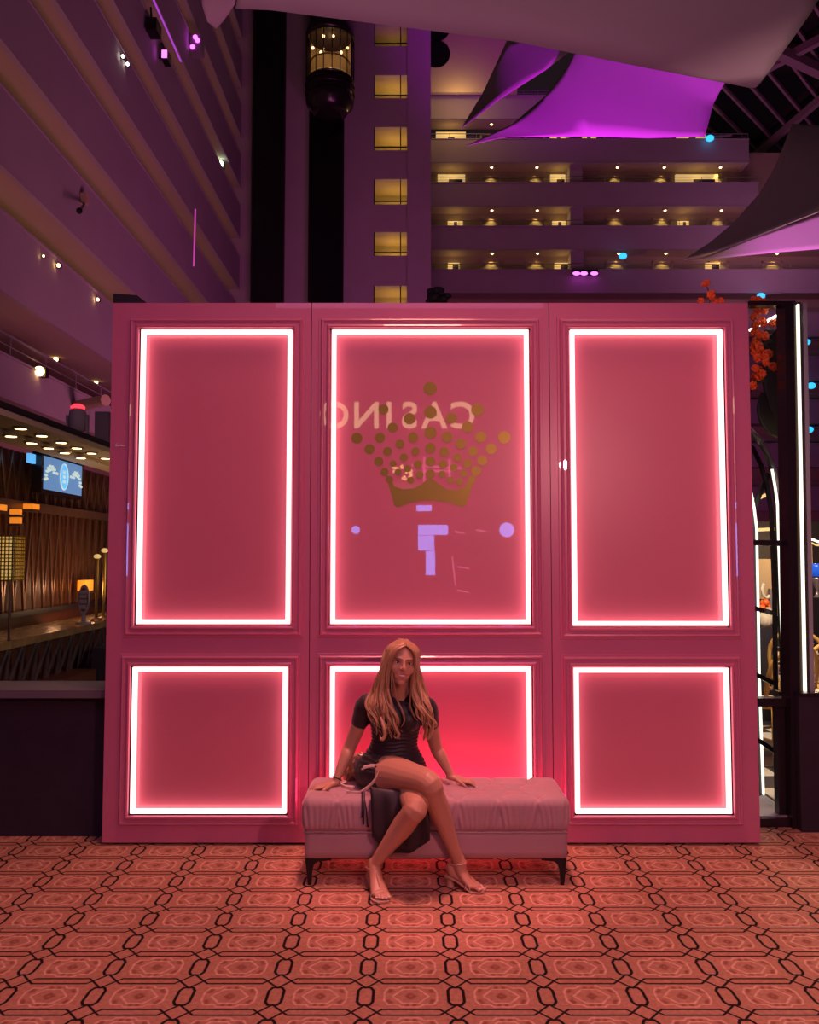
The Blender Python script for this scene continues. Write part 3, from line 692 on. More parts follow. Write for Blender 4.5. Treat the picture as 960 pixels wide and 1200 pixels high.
# ------------------------------------------------------------------ dark barriers flanking the wall
z805 = at(60, 806, WY + .15).z
x120 = wx0 - .006
bar_l = thing('barrier', (-2.4, WY + .25, 0), 'long dark barrier with grey ledge left of the pink wall', 'barrier')
MB().box((-4.4, WY + .14, .0), (x120 + .05, WY + .3, z805 - .045)).build('barrier_panel', 'barrier', bar_l)
MB().box((-4.4, WY + .06, z805 - .045), (x120, WY + .42, z805)).build('ledge', 'ledge', bar_l)
xa = at(938, 900, 4.88).x
bar_r = thing('barrier', (xa + .5, 4.92, 0), 'dark barrier panel at the right edge below the lit post', 'barrier')
MB().box((xa, 4.88, 0), (xa + 1.3, 4.935, at(950, 816, 4.88).z)).build('barrier_panel', 'barrier', bar_r)
MB().box((xa, 4.87, at(950, 816, 4.88).z), (xa + 1.3, 4.94, at(950, 812, 4.88).z)).build('cap_rail', 'black_gloss', bar_r)

# ------------------------------------------------------------------ bar on the left
CX, KX = -3.8, -4.75
bar = thing('bar_counter', (CX - .4, 9.5, 0), 'long bar counter with gold marble edge and slanted glass front', 'bar counter')
zt, zb = at_x(17, 750, CX).z, at_x(17, 759.5, CX).z
for i in range(11):
    y0 = 6.9 + i * .5
    MB().box((CX - .62, y0 + .004, zb), (CX, y0 + .496, zt)).build('marble_slab', 'marble', bar)
MB().box((CX - .6, 6.9, 0), (CX - .22, 12.4, zb)).build('carcass', 'wood', bar)
for i in range(36):
    y0 = 6.95 + i * .15
    f_ = MB(); sgn = 1 if i % 2 else -1
    f_.bar((CX - .05, y0 - .05 * sgn, zb - .01), (CX - .15, y0 + .05 * sgn, .30), .05, .015, up=(1, 0, 0)); f_.build('glass_fin', 'glass_fin', bar)
MB().box((CX - .3, 6.9, .06), (CX + .12, 9.7, .30)).build('foot_plinth', 'wood', bar)
o = MB().box((CX + .05, 9.75, 0), (CX + .55, 11.2, at_x(110, 770, CX + .4).z)).build('planter_box', 'barrier', None, origin=(CX + .3, 10.3, 0)); tag(o, 'dark square box standing before the bar counter', 'planter')
# back of the bar: red wood wall with crossed bronze slats, two tiers and a shelf
bw_ = setting('wall_bar', (KX, 12, 0))
MB().box((KX - .3, 8.6, 0), (KX - .12, 18.6, 2.92)).build('backing', 'wood', bw_)
MB().box((KX - .12, 8.6, .90), (KX + .12, 18.5, .96)).build('shelf', 'black_gloss', bw_)
zm = at_x(40, 594, KX).z
MB().box((KX - .12, 8.6, zm - .06), (KX + .02, 18.5, zm + .05)).build('rail', 'bronze', bw_)
n = 0
for tier, (z0, z1) in enumerate(((.96, zm - .06), (zm + .05, 2.90))):
    for i in range(22):
        y0 = 8.9 + i * .27
        for s in (-1, 1):
            MB().bar((KX - .06, y0, z0), (KX - .06 + .01 * s, y0 + s * .13, z1), .03, .03, up=(1, 0, 0)).build('slat', 'bronze', bw_)
light('bar_light', 'AREA', (KX + .55, 11.5, 1.0), 4, (1, .40, .18), (KX, 11.8, 1.6), 1.6)
light('bar_light', 'POINT', (KX + .3, 10.3, 1.2), 3, (1, .5, .25), size=.05)
light('bar_light', 'POINT', (KX + .3, 11.6, 1.2), 3, (1, .5, .25), size=.05)
# canopy with two rows of downlights
can = thing('bar_canopy', (-4.2, 12, at_x(10, 489, CX).z), 'beige bar canopy with rows of small downlights', 'canopy')
zc_ = at_x(10, 489, CX).z
MB().box((-4.52, 6.5, zc_), (CX, 20, zc_ + .07)).build('soffit', 'soffit', can)
MB().box((-4.50, 6.5, zc_ - .05), (-4.2, 20, zc_ - .002)).build('inner_soffit', 'soffit', can)
MB().box((CX - .04, 6.5, zc_ + .06), (CX, 20, zc_ + .13)).build('fascia', 'black_matte', can)
for x, y in ((24.5, 502), (49, 510.5), (72, 518.5), (90, 525), (107.5, 531), (123.5, 537), (13, 511), (37, 519), (57, 525), (76, 530.5), (95, 536.5)):
    inner = (x, y) in ((13, 511), (37, 519), (57, 525), (76, 530.5), (95, 536.5))
    p = at_z(x, y, zc_ - (.06 if inner else .01)); d_ = MB(); d_.lathe([(.05, -.005), (.075, -.01), (.08, .012)], (p.x, p.y, p.z), 12); d_.build('downlight_rim', 'grey', can)
    MB().lathe([(.055, -.008), (.0552, .01)], (p.x, p.y, p.z), 12).build('downlight', 'warm_lamp', can)
light('canopy_glow', 'AREA', (-3.3, 11.5, 1.2), 16, (1, .62, .3), (-4.2, 11.5, 3.2), 1.5)
# stage light with red top hanging from the balcony
p = at_x(91, 491, -4.3)
sl = thing('moving_head_light', p, 'white stage light with red lit top below the balcony', 'stage light')
MB().lathe([(.06, -.16), (.10, -.15), (.115, -.02), (.10, .10), (.08, .13)], p, 20).build('head', 'concrete', sl, True)
MB().lathe([(.085, .13), (.09, .16), (.05, .19)], p, 20).build('red_ring', 'red_led', sl, True)
MB().bar(p + Vector((.13, 0, -.2)), p + Vector((.13, 0, .05)), .03, .05).build('yoke', 'concrete', sl); MB().bar(p + Vector((-.13, 0, -.2)), p + Vector((-.13, 0, .05)), .03, .05).build('yoke', 'concrete', sl)
MB().box(p + Vector((-.15, -.08, -.24)), p + Vector((.15, .08, -.2))).build('base', 'black_metal', sl); MB().box((p.x - .06, p.y - .06, zc_ + .075), (p.x + .06, p.y + .06, p.z - .23)).build('stand', 'black_metal', sl)
p = at_x(122, 504, -4.4); o = MB().box(p + Vector((-.1, -.1, -.32)), p + Vector((.1, .1, .25))).build('wall_speaker', 'grey', None, origin=p); tag(o, 'narrow grey speaker hanging beside the pink wall below the balcony', 'speaker')
# screen
p0, p1 = at_x(52, 534, KX + .2), at_x(95.5, 581, KX + .2)
zA, zB = at_x(52, 573, KX + .2).z, p0.z
tv = thing('display_screen', (KX + .2, (p0.y + p1.y) / 2, zA), 'blue lit video screen above the bar with pale winged emblem', 'screen')
MB().box((KX + .08, p0.y - .06, zA - .05), (KX + .195, p1.y + .06, zB + .05)).build('bezel', 'black_gloss', tv)
MB().box((KX + .195, p0.y, zA), (KX + .2, p1.y, zB)).build('screen_face', 'screen', tv)
ym, zmid, hw, hh = (p0.y + p1.y) / 2, (zA + zB) / 2, (p1.y - p0.y) / 2, (zB - zA) / 2
ov = MB(); ov.prism([(KX + .203, ym + .2 * hw * math.cos(a) , zmid + .82 * hh * math.sin(a)) for a in [2 * PI * k / 24 for k in range(24)]], (.002, 0, 0)); ov.build('screen_oval', 'screen_oval', tv)
rg = MB(); rg.tube([(KX + .206, ym + .2 * hw * math.cos(a), zmid + .82 * hh * math.sin(a)) for a in [2 * PI * k / 24 for k in range(25)]], .008, 5); rg.build('oval_outline', 'screen_white', tv)
for q in (-.3, .0, .3): MB().box((KX + .205, ym - .07 * hw, zmid + q * hh - .02), (KX + .207, ym + .07 * hw, zmid + q * hh + .02)).build('oval_mark', 'screen_white', tv)
for s in (-1, 1):
    wg = MB()
    for (u, v) in ((.38, .1), (.5, .3), (.6, .45), (.72, .45), (.8, .3), (.86, .1), (.9, -.15), (.95, -.4), (.88, -.35), (.75, .2), (.62, .28), (.52, .1)):
        wg.ball((KX + .204, ym + s * u * hw, zmid + v * hh), (.004, .05 * hw + .02, .09 * hh), 8, 5)
    wg.build('screen_wing', 'screen_white', tv)
MB().box((KX + .1, p0.y - .26, zA + .3), (KX + .14, p0.y - .1, zB)).build('side_light', 'screen_oval', tv)
# lantern on a post
p = at_x(7, 653, CX - .1); zl0, zl1 = at_x(7, 680, CX - .1).z, at_x(7, 628, CX - .1).z
ln = thing('gold_lantern', (p.x, p.y, zt), 'gold mesh lantern glowing on a thin post on the bar', 'lantern')
MB().box((p.x - .12, p.y - .1, zl0 + .01), (p.x + .10, p.y + .1, zl1 - .01)).build('glow_core', 'lantern_glow', ln)
gm = MB()
for i in range(8):
    t = i / 7
    gm.bar((p.x - .13 + .25 * t, p.y - .12, zl0), (p.x - .13 + .25 * t, p.y - .12, zl1), .010, .010, up=(0, 1, 0)); gm.bar((p.x + .12, p.y - .12 + .24 * t, zl0), (p.x + .12, p.y - .12 + .24 * t, zl1), .010, .010, up=(0, 1, 0))
for i in range(13):
    z = zl0 + (zl1 - zl0) * i / 12
    gm.bar((p.x - .13, p.y - .12, z), (p.x + .12, p.y - .12, z), .010, .010); gm.bar((p.x + .12, p.y - .12, z), (p.x + .12, p.y + .12, z), .010, .010)
gm.build('mesh_cage', 'gold_mesh', ln)
MB().tube([(p.x + .05, p.y, zt), (p.x + .05, p.y, zl0)], .015, 8).build('post', 'bronze', ln)
for i, (x, y, w, h, lab) in enumerate(((24.5, 600, 3, 6, 'upper small amber lamp stacked on the left of the bar wall'), (24.5, 610, 3, 7, 'lower small amber lamp stacked on the left of the bar wall'), (42.5, 594, 8, 5, 'amber lamp below the blue screen'), (4, 595, 9, 6, 'amber lamp at the left edge of the bar wall'), (105, 686, 9, 13, 'orange glowing lamp behind the oval sign'))):
    a, b = at_x(x - w / 2, y + h / 2, KX + .14), at_x(x + w / 2, y - h / 2, KX + .14)
    t = thing('amber_lamp', (KX + .14, a.y, a.z), lab, 'lamp', 'amber lamps at the bar')
    MB().box((KX + .02, a.y, a.z), (KX + .14, b.y, b.z)).build('shade', 'amber', t); MB().box((KX + .01, a.y - .03, a.z - .03), (KX + .15, b.y + .03, a.z)).build('base', 'bronze', t)
# oval sign standing on the counter
p0 = at_x(98, 728, CX - .1); zo0, zo1 = p0.z, at_x(98, 687, CX - .1).z
os_ = thing('oval_sign', (CX - .1, p0.y, zt), 'oval grey sign on a short foot standing on the bar counter', 'sign')
zc2 = (zo0 + zo1) / 2 + .05; hh = (zo1 - zo0) / 2 - .03
for nm, sc_, th, mm in (('rim', 1.0, .03, 'grey'), ('face', .80, .045, 'wood')):
    MB().prism([(CX - .1 + hh * .36 * sc_ * math.cos(a), p0.y + th / 2, zc2 + hh * sc_ * math.sin(a)) for a in [2 * PI * k / 28 for k in range(28)]], (0, -th, 0)).build(nm, mm, os_)
for q in (-.45, -.1, .25, .5): MB().box((CX - .14, p0.y - .035, zc2 + hh * q - .03), (CX - .06, p0.y - .02, zc2 + hh * q + .02)).build('raised_mark', 'grey', os_)
MB().lathe([(.09, 0), (.09, .02), (.025, .03), (.02, zc2 - hh - zt + .02)], (CX - .1, p0.y, zt), 14).build('foot', 'grey', os_)
# brass taps further along the counter
for i, x in enumerate((112.5, 121)):
    q = at_x(x, 727, CX - .12); hh_ = at_x(x, 652 if i == 0 else 645, CX - .12).z
    t = thing('brass_stand', (CX - .12, q.y, zt), ('taller' if i else 'shorter') + ' thin brass stand on the bar beside the pink wall', 'stand')
    MB().tube([(CX - .12, q.y, zt), (CX - .12, q.y, hh_)], .02, 8).build('pole', 'gold_mesh', t); MB().ball((CX - .12, q.y, hh_), (.045, .045, .03), 10, 7).build('cap', 'warm_glow', t)
    MB().lathe([(.07, 0), (.06, .03), (.02, .04)], (CX - .12, q.y, zt), 12).build('base', 'gold_mesh', t)
# balcony lamp glimpses
small_lamp('wall_lamp', at_x(46, 435, -9.75), .13, 'warm_lamp', 'wedge shaped warm lamp on the balcony railing', 'lamp')
p = at_x(124, 469, -8.5); o = MB().tube([p, p + Vector((-1.16, .9, 0))], .16, 12).build('duct', 'cream', None, origin=p); tag(o, 'pale horizontal duct beside the pink wall under the soffit', 'duct')

# ------------------------------------------------------------------ glass pavilion on the right
PY = 5.0
pav = thing('garden_pavilion', (2.5, PY, 0), 'black framed glass pavilion with white light lines and an arched door', 'pavilion')
def vbar(px0, px1, py0, py1, Y, depth, name, m, h=None):
    pm = (py0 + py1) / 2; a, b = at(px0, pm, Y), at(px1, pm, Y); z1, z0 = at((px0 + px1) / 2, py0, Y).z, at((px0 + px1) / 2, py1, Y).z
    return MB().box((a.x, Y, z0), (b.x, Y + depth, z1)).build(name, m, pav)
def lineb(p, q, Y, w, d_, name, m, Y2=None):
    a, b = at(*p, Y), at(*q, Y2 or Y)
    return MB().bar(a, b, w, d_, up=(0, 1, 0)).build(name, m, pav)
xq = at(928, 700, PY)
lineb((920, 357), (929, 986), PY, .055, .12, 'post', 'black_gloss')
lineb((929.5, 357), (938, 812), PY + .03, .05, .10, 'post_cladding', 'brown_metal')
lineb((935, 357), (943.7, 811), PY - .03, .0125, .02, 'light_line', 'neon_white')
lineb((940, 357), (948.5, 811), PY + .03, .025, .08, 'post_edge', 'grey')
lineb((876, 357), (930, 357), PY + .05, .03, .06, 'top_rail', 'black_gloss')
lineb((879, 387), (924, 363), PY + .6, .012, .012, 'light_line', 'white_lamp', PY + .1)
lineb((882, 636), (926, 637), PY + .06, .035, .06, 'cross_bar', 'black_gloss')
lineb((884, 822), (936, 822), PY + .04, .05, .08, 'cross_bar', 'black_gloss')
# arch: wide dark band with a light line on its outer edge
arch = [(868, 490), (880, 504.5), (890, 515), (900, 532), (906, 550), (910, 573), (912.5, 592), (914, 640), (916, 700), (918.5, 770), (921, 826)]
def follow(pts, dx, Y, w, d_, name, m):
    P = [at(x + dx, y, Y) for x, y in pts]
    mb = MB(); mb.rings([[p + Vector(q) for q in ((-w / 2, -d_ / 2, 0), (w / 2, -d_ / 2, 0), (w / 2, d_ / 2, 0), (-w / 2, d_ / 2, 0))] for p in P]); return mb.build(name, m, pav)
AY = PY + .5
follow(arch, -1.5, AY + .06, .022, .04, 'arch_band', 'brown_metal')
follow(arch, 1.5, AY + .02, .012, .04, 'arch_edge', 'grey')
follow(arch[4:10], -1, AY - .02, .011, .016, 'light_line', 'neon_white')
arch2 = [(868, 512), (882, 524), (892, 545), (899, 570), (904, 600), (906, 640), (908, 700), (909, 790), (910, 826)]
follow(arch2, 0, AY + .1, .022, .03, 'arch_band', 'black_gloss')
follow([(880, 575), (884, 595), (887, 620), (887.5, 650), (888.5, 700), (890, 790), (893, 880), (895.5, 948)], 0, AY + .1, .011, .016, 'light_line', 'neon_white')
follow([(876, 575), (880, 595), (883.5, 620), (884, 650), (885, 700), (886.5, 790), (889.5, 880), (892, 955)], 0, AY + .14, .03, .05, 'inner_post', 'black_gloss')
lineb((880, 604), (900, 555), AY + .15, .03, .03, 'brace', 'black_gloss')
lineb((885, 713), (908, 719), AY + .1, .03, .04, 'glazing_bar', 'black_gloss')
lineb((887, 791), (910, 802), AY + .1, .03, .04, 'glazing_bar', 'black_gloss')
lineb((890, 868), (913, 884), AY + .1, .03, .04, 'glazing_bar', 'black_gloss')
lineb((909, 812), (930, 816), AY - .1, .03, .1, 'arch_foot', 'brown_metal')
vbar(912, 937, 827, 976, PY + .02, .06, 'kick_panel', 'black_gloss')
for x, y in ((930.5, 840), (932.5, 957)):
    p = at(x, y, PY - .01); rr = MB(); rr.tube([(p.x + .022 * math.cos(a), PY + .012, p.z + .042 * math.sin(a)) for a in [2 * PI * k / 20 for k in range(21)]], .005, 6); rr.build('ring_pull', 'grey', pav, True)
zth = .10
MB().box((at(880, 980, PY).x, PY - .03, .0), (at(937, 980, PY).x, PY + .45, .05)).build('threshold', 'black_gloss', pav)
MB().box((at(889, 980, PY).x, PY + .0, .05), (at(934, 980, PY).x, PY + .42, .056)).build('threshold_plate', 'grey', pav)
light('pavilion_light', 'AREA', (3.0, 6.3, 2.7), 125, (1, .82, .62), (2.9, 6.9, 0), 1.2)

# chequered tile floor inside
tf = setting('floor', (3, 7, 0))
wm, bm_ = None, None
for i in range(7):
    for j in range(13):
        s = .3; x0, y0 = 2.1 + i * s, 5.46 + j * s
        if wm is None:
            b_ = MB(); b_.box((.003, .003, 0), (s - .003, s - .003, .012)); wm = b_.mesh('tile', 'tile_w'); bm_ = b_.mesh('tile', 'tile_b')
        o = bpy.data.objects.new('tile', wm if (i + j) % 2 else bm_); COL.objects.link(o); o.location = (x0, y0, .001); o.parent = tf; o.matrix_parent_inverse = Matrix.Translation(-tf.location)

# rattan bistro chairs
def rattan_chair(loc, rot, label):
    L = Vector(loc); t = thing('rattan_chair', loc, label, 'chair', 'rattan chairs in the pavilion')
    ca, sa = math.cos(rot), math.sin(rot)
    def W(x, y, z): return L + Vector((x * ca - y * sa, x * sa + y * ca, z))
    for x, y in ((-.19, -.18), (.19, -.18), (-.17, .2), (.17, .2)):
        MB().tube([W(x * 1.12, y * 1.12, 0), W(x, y, .44)], .017, 8).build('leg', 'rattan', t, True)
    MB().rings([[W(.24 * math.cos(a), .23 * math.sin(a), z) for a in [2 * PI * k / 24 for k in range(24)]] for z in (.43, .46)]).build('seat', 'weave', t)
    MB().tube([W(.245 * math.cos(a), .235 * math.sin(a), .445) for a in [2 * PI * k / 24 for k in range(25)]], .016, 7).build('seat_rim', 'rattan', t, True)
    bp_ = [(-.21, .16, .45), (-.235, .21, .62), (-.22, .25, .78), (-.13, .285, .885), (0, .295, .915), (.13, .285, .885), (.22, .25, .78), (.235, .21, .62), (.21, .16, .45)]
    MB().tube([W(*p) for p in catmull(bp_, 4)], .019, 8).build('back_frame', 'rattan', t, True)
    MB().tube([W(*p) for p in catmull([(-.225, .215, .60), (0, .262, .57), (.225, .215, .60)], 5)], .014, 7).build('back_rail', 'rattan', t, True)
    sl_ = MB()
    for k in range(13):
        u = -1 + 2 * k / 12; zt_ = .61 + .27 * math.sqrt(max(0, 1 - (u * .96) ** 2))
        sl_.bar(W(.2 * u, .222 + .03 * (1 - u * u), .59), W(.2 * u, .245 + .04 * (1 - u * u), zt_), .012, .006)
    for k in range(6):
        z = .63 + .045 * k; w = .2 * math.sqrt(max(.05, 1 - ((z - .61) / .29) ** 2))
        sl_.bar(W(-w, .245, z), W(w, .245, z), .012, .006)
    sl_.build('woven_back', 'weave', t)
    MB().tube([W(.18 * 1.05 * c_, .19 * 1.05 * s_, .2) for c_, s_ in ((-1, -1), (1, -1), (1, 1), (-1, 1), (-1, -1))], .01, 6).build('stretcher', 'rattan', t, True)
p = at_z(897, 905, 0)
rattan_chair((2.86, 6.55, .013), R(200), 'rattan bistro chair seen through the arched door')
rattan_chair((3.66, 7.75, .013), R(150), 'rattan bistro chair just left of the lit post, behind the arch')
rattan_chair((3.46, 6.9, .013), R(175), 'rattan bistro chair cut by the right edge beside the lit post')
# interior: panels, art, ceiling light lines, blue bowl
def panel(px0, px1, py0, py1, Y, m, name, label, cat):
    a, b = at(px0, py1, Y), at(px1, py0, Y)
    o = MB().box((a.x, Y, a.z), (b.x, Y + .05, b.z)).build(name, m, None, origin=((a.x + b.x) / 2, Y, a.z)); return tag(o, label, cat)
wv = setting('wall_pavilion', (4.3, 10.2, 0))
MB().box((3.6, 10.2, 0), (6.4, 10.3, 2.05)).build('back_wall', 'black_matte', wv)
for a, b, c_, d_ in ((890, 906.5, 655, 702), (917, 925, 640, 688), (945, 952, 638, 662)):
    p0, p1 = at(a, d_, 10.1), at(b, c_, 10.1); MB().box((p0.x, 10.1, p0.z), (p1.x, 10.19, p1.z)).build('lit_panel', 'cream', wv)
p0, p1 = at(903, 722, 10.05), at(926, 690, 10.05); MB().box((p0.x, 10.05, p0.z), (p1.x, 10.19, p1.z)).build('grey_panel', 'grey', wv)
light('panel_light', 'POINT', (4.6, 9.5, 1.75), 22, (1, .62, .3), size=.08)
fa = thing('flower_vase', at(897, 735, 8.2), 'white vase of red flowers inside the pavilion', 'vase')
p = at(897, 735, 8.2); fa.location = p
vs_ = MB().box((p.x - .10, p.y - .12, .0), (p.x + .12, p.y + .14, p.z)).build('display_plinth', 'black_matte', None, origin=(p.x, p.y, 0)); tag(vs_, 'dark plinth under the vase of red flowers in the pavilion', 'plinth')
hk = MB(); hk.tube([at(x, y, 8.2) for x, y in ((895, 684), (893, 690), (895, 698), (899, 701), (902, 698))], .018, 8); hk.build('curved_handle', 'weave', fa, True)
MB().lathe([(.05, 0), (.08, .05), (.09, .12), (.05, .2)], p, 16).build('vase_body', 'weave', fa, True)
for k in range(9):
    q = at(895 + random.uniform(-2, 9), 712 + random.uniform(-7, 7), 8.2 + random.uniform(-.06, .06)); MB().ball(q, .035, 8, 6).build('blossom', 'flower', fa, True)
for k, (a, b, lab) in enumerate((((884, 586), (900, 579), 'upper'), ((887, 621), (924, 619), 'lower'))):
    o = MB().bar(at(*a, 9.0), at(*b, 9.0), .035, .035).build('ceiling_light_line', 'warm_glow', None, origin=at(*a, 9.0)); tag(o, lab + ' warm light line behind the arch', 'light')
o = MB().tube([at(x, y, 8.6) for x, y in catmull([(941, 636), (947, 633), (953, 632.5), (960, 635), (968, 633)], 4)], .012, 6).build('wavy_light', 'neon_white', None, origin=at(950, 634, 8.6)); tag(o, 'wavy pale light line at the right edge', 'light')
o = MB().tube([at(x, y, 8.8) for x, y in catmull([(941, 637), (950, 636), (958, 639), (968, 638)], 4)], .010, 6).build('wavy_light', 'warm_glow', None, origin=at(950, 637, 8.8)); tag(o, 'second wavy warm light line just under the pale one', 'light')
p = at(957, 664, 8.3); o = MB().lathe([(.03, -.10), (.08, -.09), (.11, 0), (.10, .03)], p, 20).build('blue_bowl', 'blue_bowl', None, True, origin=p); tag(o, 'glowing blue glass bowl lamp at the right edge', 'lamp')
vv = thing('glass_vase', at(958, 690, 8.3), 'clear trumpet vase under the blue bowl lamp', 'vase'); p = at(958, 700, 8.3)
MB().lathe([(.05, 0), (.02, .02), (.015, .08), (.05, .17), (.07, .2)], p, 16).build('vase_body', 'glass_fin', vv, True)
# orange flower garland hanging behind the wall's right edge, and blossoms on top
def blossom(mb, c, r, rnd):
    for k in range(7):
        a = 2 * PI * k / 7 + rnd; e = .5 + .3 * math.sin(k * 2.4)
        mb.ball(c + Vector((math.cos(a) * r * .6, -abs(math.sin(a * 2)) * r * .4, math.sin(a) * r * .6)), (r * .45, r * .25, r * .45), 7, 5)
    mb.ball(c + Vector((0, -r * .3, 0)), (r * .4, r * .35, r * .4), 7, 5)
gl = thing('flower_garland', at(884, 360, PY + .25), 'hanging garland of orange flowers right of the pink wall', 'flowers')
pts = [(887, 366), (895, 364), (883, 372), (892, 376), (885, 382), (894, 379), (905, 379), (883, 390), (890, 392), (896, 394), (886, 400), (883, 407), (889, 407), (891, 412), (884, 414), (900, 415), (896, 419), (887, 420), (897, 425), (885, 432), (890, 434), (906, 430), (884, 442), (889, 441), (893, 438), (882, 452)]
for x, y in pts:
    q = at(x, y, PY + .25 + random.uniform(-.06, .06)); mb = MB(); blossom(mb, q, .026 + random.uniform(0, .006), random.random() * 6); mb.build('blossom', 'flower', gl, True)
st = MB(); st.tube([at(x, y, PY + .3) for x, y in catmull([(887, 358), (884, 385), (889, 410), (884, 435), (881, 462)], 4)], .006, 6); st.build('stem', 'leaf', gl)
for x, y in ((899, 400), (893, 428), (889, 447), (902, 388)):
    q = at(x, y, PY + .32); lf = MB(); lf.ball(q, (.035, .006, .018), 8, 5); lf.build('leaf', 'leaf', gl)
tp = thing('flower_spray', (at(833, 350, WY + .2).x, WY + .2, wz1 - .01), 'small spray of red orange flowers above the wall near its right end', 'flowers')
for x, y, r in ((828, 332, .022), (824, 334, .014), (833, 346, .030), (821, 353, .022), (845, 353, .022), (838, 353, .02)):
    mb = MB(); blossom(mb, at(x, y, WY + .2), r, x); mb.build('blossom', 'flower', tp, True)
q = at(832, 357, WY + .2); MB().tube([Vector((q.x, q.y, wz1 - .012)), at(832, 345, WY + .2), at(828, 334, WY + .2)], .004, 5).build('stem', 'leaf', tp)
tp = thing('flower_spray', (at(886, 356, PY + .1).x, PY + .1, at(886, 357, PY + .1).z), 'red flowers lying on the pavilion top rail beside the wall', 'flowers')
for x, y, r in ((883, 351, .022), (889, 351, .022), (895, 353, .02)):
    mb = MB(); blossom(mb, at(x, y, PY + .1), r, x); mb.build('blossom', 'flower', tp, True)
# dark leaves of a banana plant beyond the pavilion
bn = thing('banana_plant', at(905, 560, 9.6), 'dark large leaved plant drooping above the arch', 'plant')
for pts_, w in (([(903, 395), (906, 430), (912, 470), (908, 512)], .16), ([(893, 460), (897, 480), (906, 500), (918, 512)], .12), ([(918, 380), (912, 400), (900, 412), (893, 408)], .14), ([(922, 400), (920, 440), (916, 490)], .08)):
    P = [Vector(p) for p in catmull([tuple(at(x, y, 9.6)) for x, y in pts_], 6)]; n_ = len(P)
    MB().tube(P, [max(.004, w * math.sin(PI * (i + .4) / n_)) for i in range(n_)], 8, flat=.08, hint=(1, 0, 0)).build('leaf', 'leaf', bn, True)
q = at(921, 640, 9.65); MB().tube([Vector((q.x, q.y, 0)), q, at(921, 500, 9.65), at(922, 400, 9.6)], .03, 8).build('stem', 'leaf', bn)
# dark clipped shrub rising behind the wall near its middle
sh = thing('dark_shrub', at(514, 352, 9), 'dark round shrub top peeking over the wall beside the tower', 'plant')
for k in range(26):
    a = random.uniform(0, PI); rr = random.uniform(.3, 1)
    q = at(511 + 15 * rr * math.cos(a) * (1 if math.cos(a) > 0 else .5), 355 - 24 * rr * math.sin(a), 9 + random.uniform(-.1, .1))
    MB().ball(q, (.06, .05, .035), 7, 5).build('leaf_clump', 'black_matte', sh)
q = at(509, 352, 9); MB().tube([Vector((q.x, 9, 0)), q], .06, 8).build('trunk', 'black_matte', sh)

# ------------------------------------------------------------------ across the hall behind the camera: what the gloss of the wall reflects
def mirror(px, py, D):
    """real point at distance D behind the camera whose mirror image in the wall shows at (px, py)"""
    p = at(px, py, 2 * (WY + REC) + D); return Vector((p.x, -D, p.z))
SD = 8.0
sg = thing('casino_sign', mirror(485, 500, SD), 'illuminated sign of separate letters reading CASINO across the hall', 'sign')
def letter(ch, px, cy_, h, m, parent, D):
    cu = bpy.data.curves.new('letter', 'FONT'); cu.body = ch; cu.align_x = 'CENTER'; cu.size = h * 1.42; cu.extrude = .03; cu.offset = .012
    o = bpy.data.objects.new('letter', cu); COL.objects.link(o)
    dg = bpy.context.evaluated_depsgraph_get(); me = bpy.data.meshes.new_from_object(o.evaluated_get(dg)); bpy.data.objects.remove(o)
    b = mirror(px, cy_, D)
    # the text faces +Y, towards the wall
    me.transform(Matrix.Translation((b.x, -D, b.z)) @ Matrix(((-1, 0, 0), (0, 0, 1), (0, 1, 0))).to_4x4())
    me.materials.clear(); me.materials.append(M[m])
    o = bpy.data.objects.new('letter', me); COL.objects.link(o); o.parent = parent; o.matrix_parent_inverse = Matrix.Translation(-world_loc(parent))
hl = mirror(480, 471, SD).z - mirror(480, 501, SD).z
for ch, px in zip('CASINO', (542.5, 509, 480, 456, 429.5, 392)): letter(ch, px, 501, hl, 'sign_letter', sg, SD)
q0, q1 = mirror(380, 512, SD), mirror(570, 460, SD); MB().box((q0.x, -SD - .3, q0.z), (q1.x, -SD - .1, q1.z)).build('backboard', 'black_matte', sg)
for i, (a, b, c_, d_, lab) in enumerate(((490, 525, 615, 627, 'wide violet screen across the hall'), (490, 509, 627.5, 645, 'squarish violet screen across the hall'), (499, 510, 645.5, 674, 'lowest narrow violet screen across the hall'), (488, 506, 592, 599, 'small violet screen below the crown reflection'))):
    q0, q1 = mirror(a, d_, SD), mirror(b, c_, SD)
    t = thing('hall_screen', ((q0.x + q1.x) / 2, -SD, q0.z), lab, 'screen'); MB().box((q0.x, -SD - .02, q0.z), (q1.x, -SD, q1.z)).build('screen_face', 'lilac_screen', t); MB().box((q0.x + .004, -SD - .1, q0.z + .004), (q1.x - .004, -SD - .021, q1.z - .004)).build('bezel', 'black_gloss', t)
for x, y, r, lab in ((417, 621, .09, 'left violet globe lamp across the hall'), (594, 621, .16, 'right violet globe lamp across the hall')):
    q = mirror(x, y, SD); t = thing('globe_lamp', q, lab, 'lamp'); MB().ball(q, r, 12, 9).build('globe', 'lilac_screen', t, True); MB().box(q + Vector((-r * .5, -r * 1.6, -r * .5)), q + Vector((r * .5, -r * .8, r * .5))).build('mount', 'black_metal', t)
ch = thing('chandelier', mirror(470, 550, 6.0), 'warm bulb chandelier across the hall', 'chandelier')
for k in range(26):
    q = mirror(470 + random.uniform(-13, 13), 553 + random.uniform(-8, 9), 6.0) + Vector((0, random.uniform(-.1, .1), 0)); MB().ball(q, .03, 8, 6).build('bulb', 'warm_lamp', ch, True)
q = mirror(475, 575, 6.0); MB().lathe([(.2, 0), (.3, .03), (.28, .12)], q, 20).build('bowl', 'warm_glow', ch)
q = mirror(470, 545, 6.0); MB().tube([q, q + Vector((0, 0, 1.5))], .02, 6).build('rod', 'black_metal', ch)
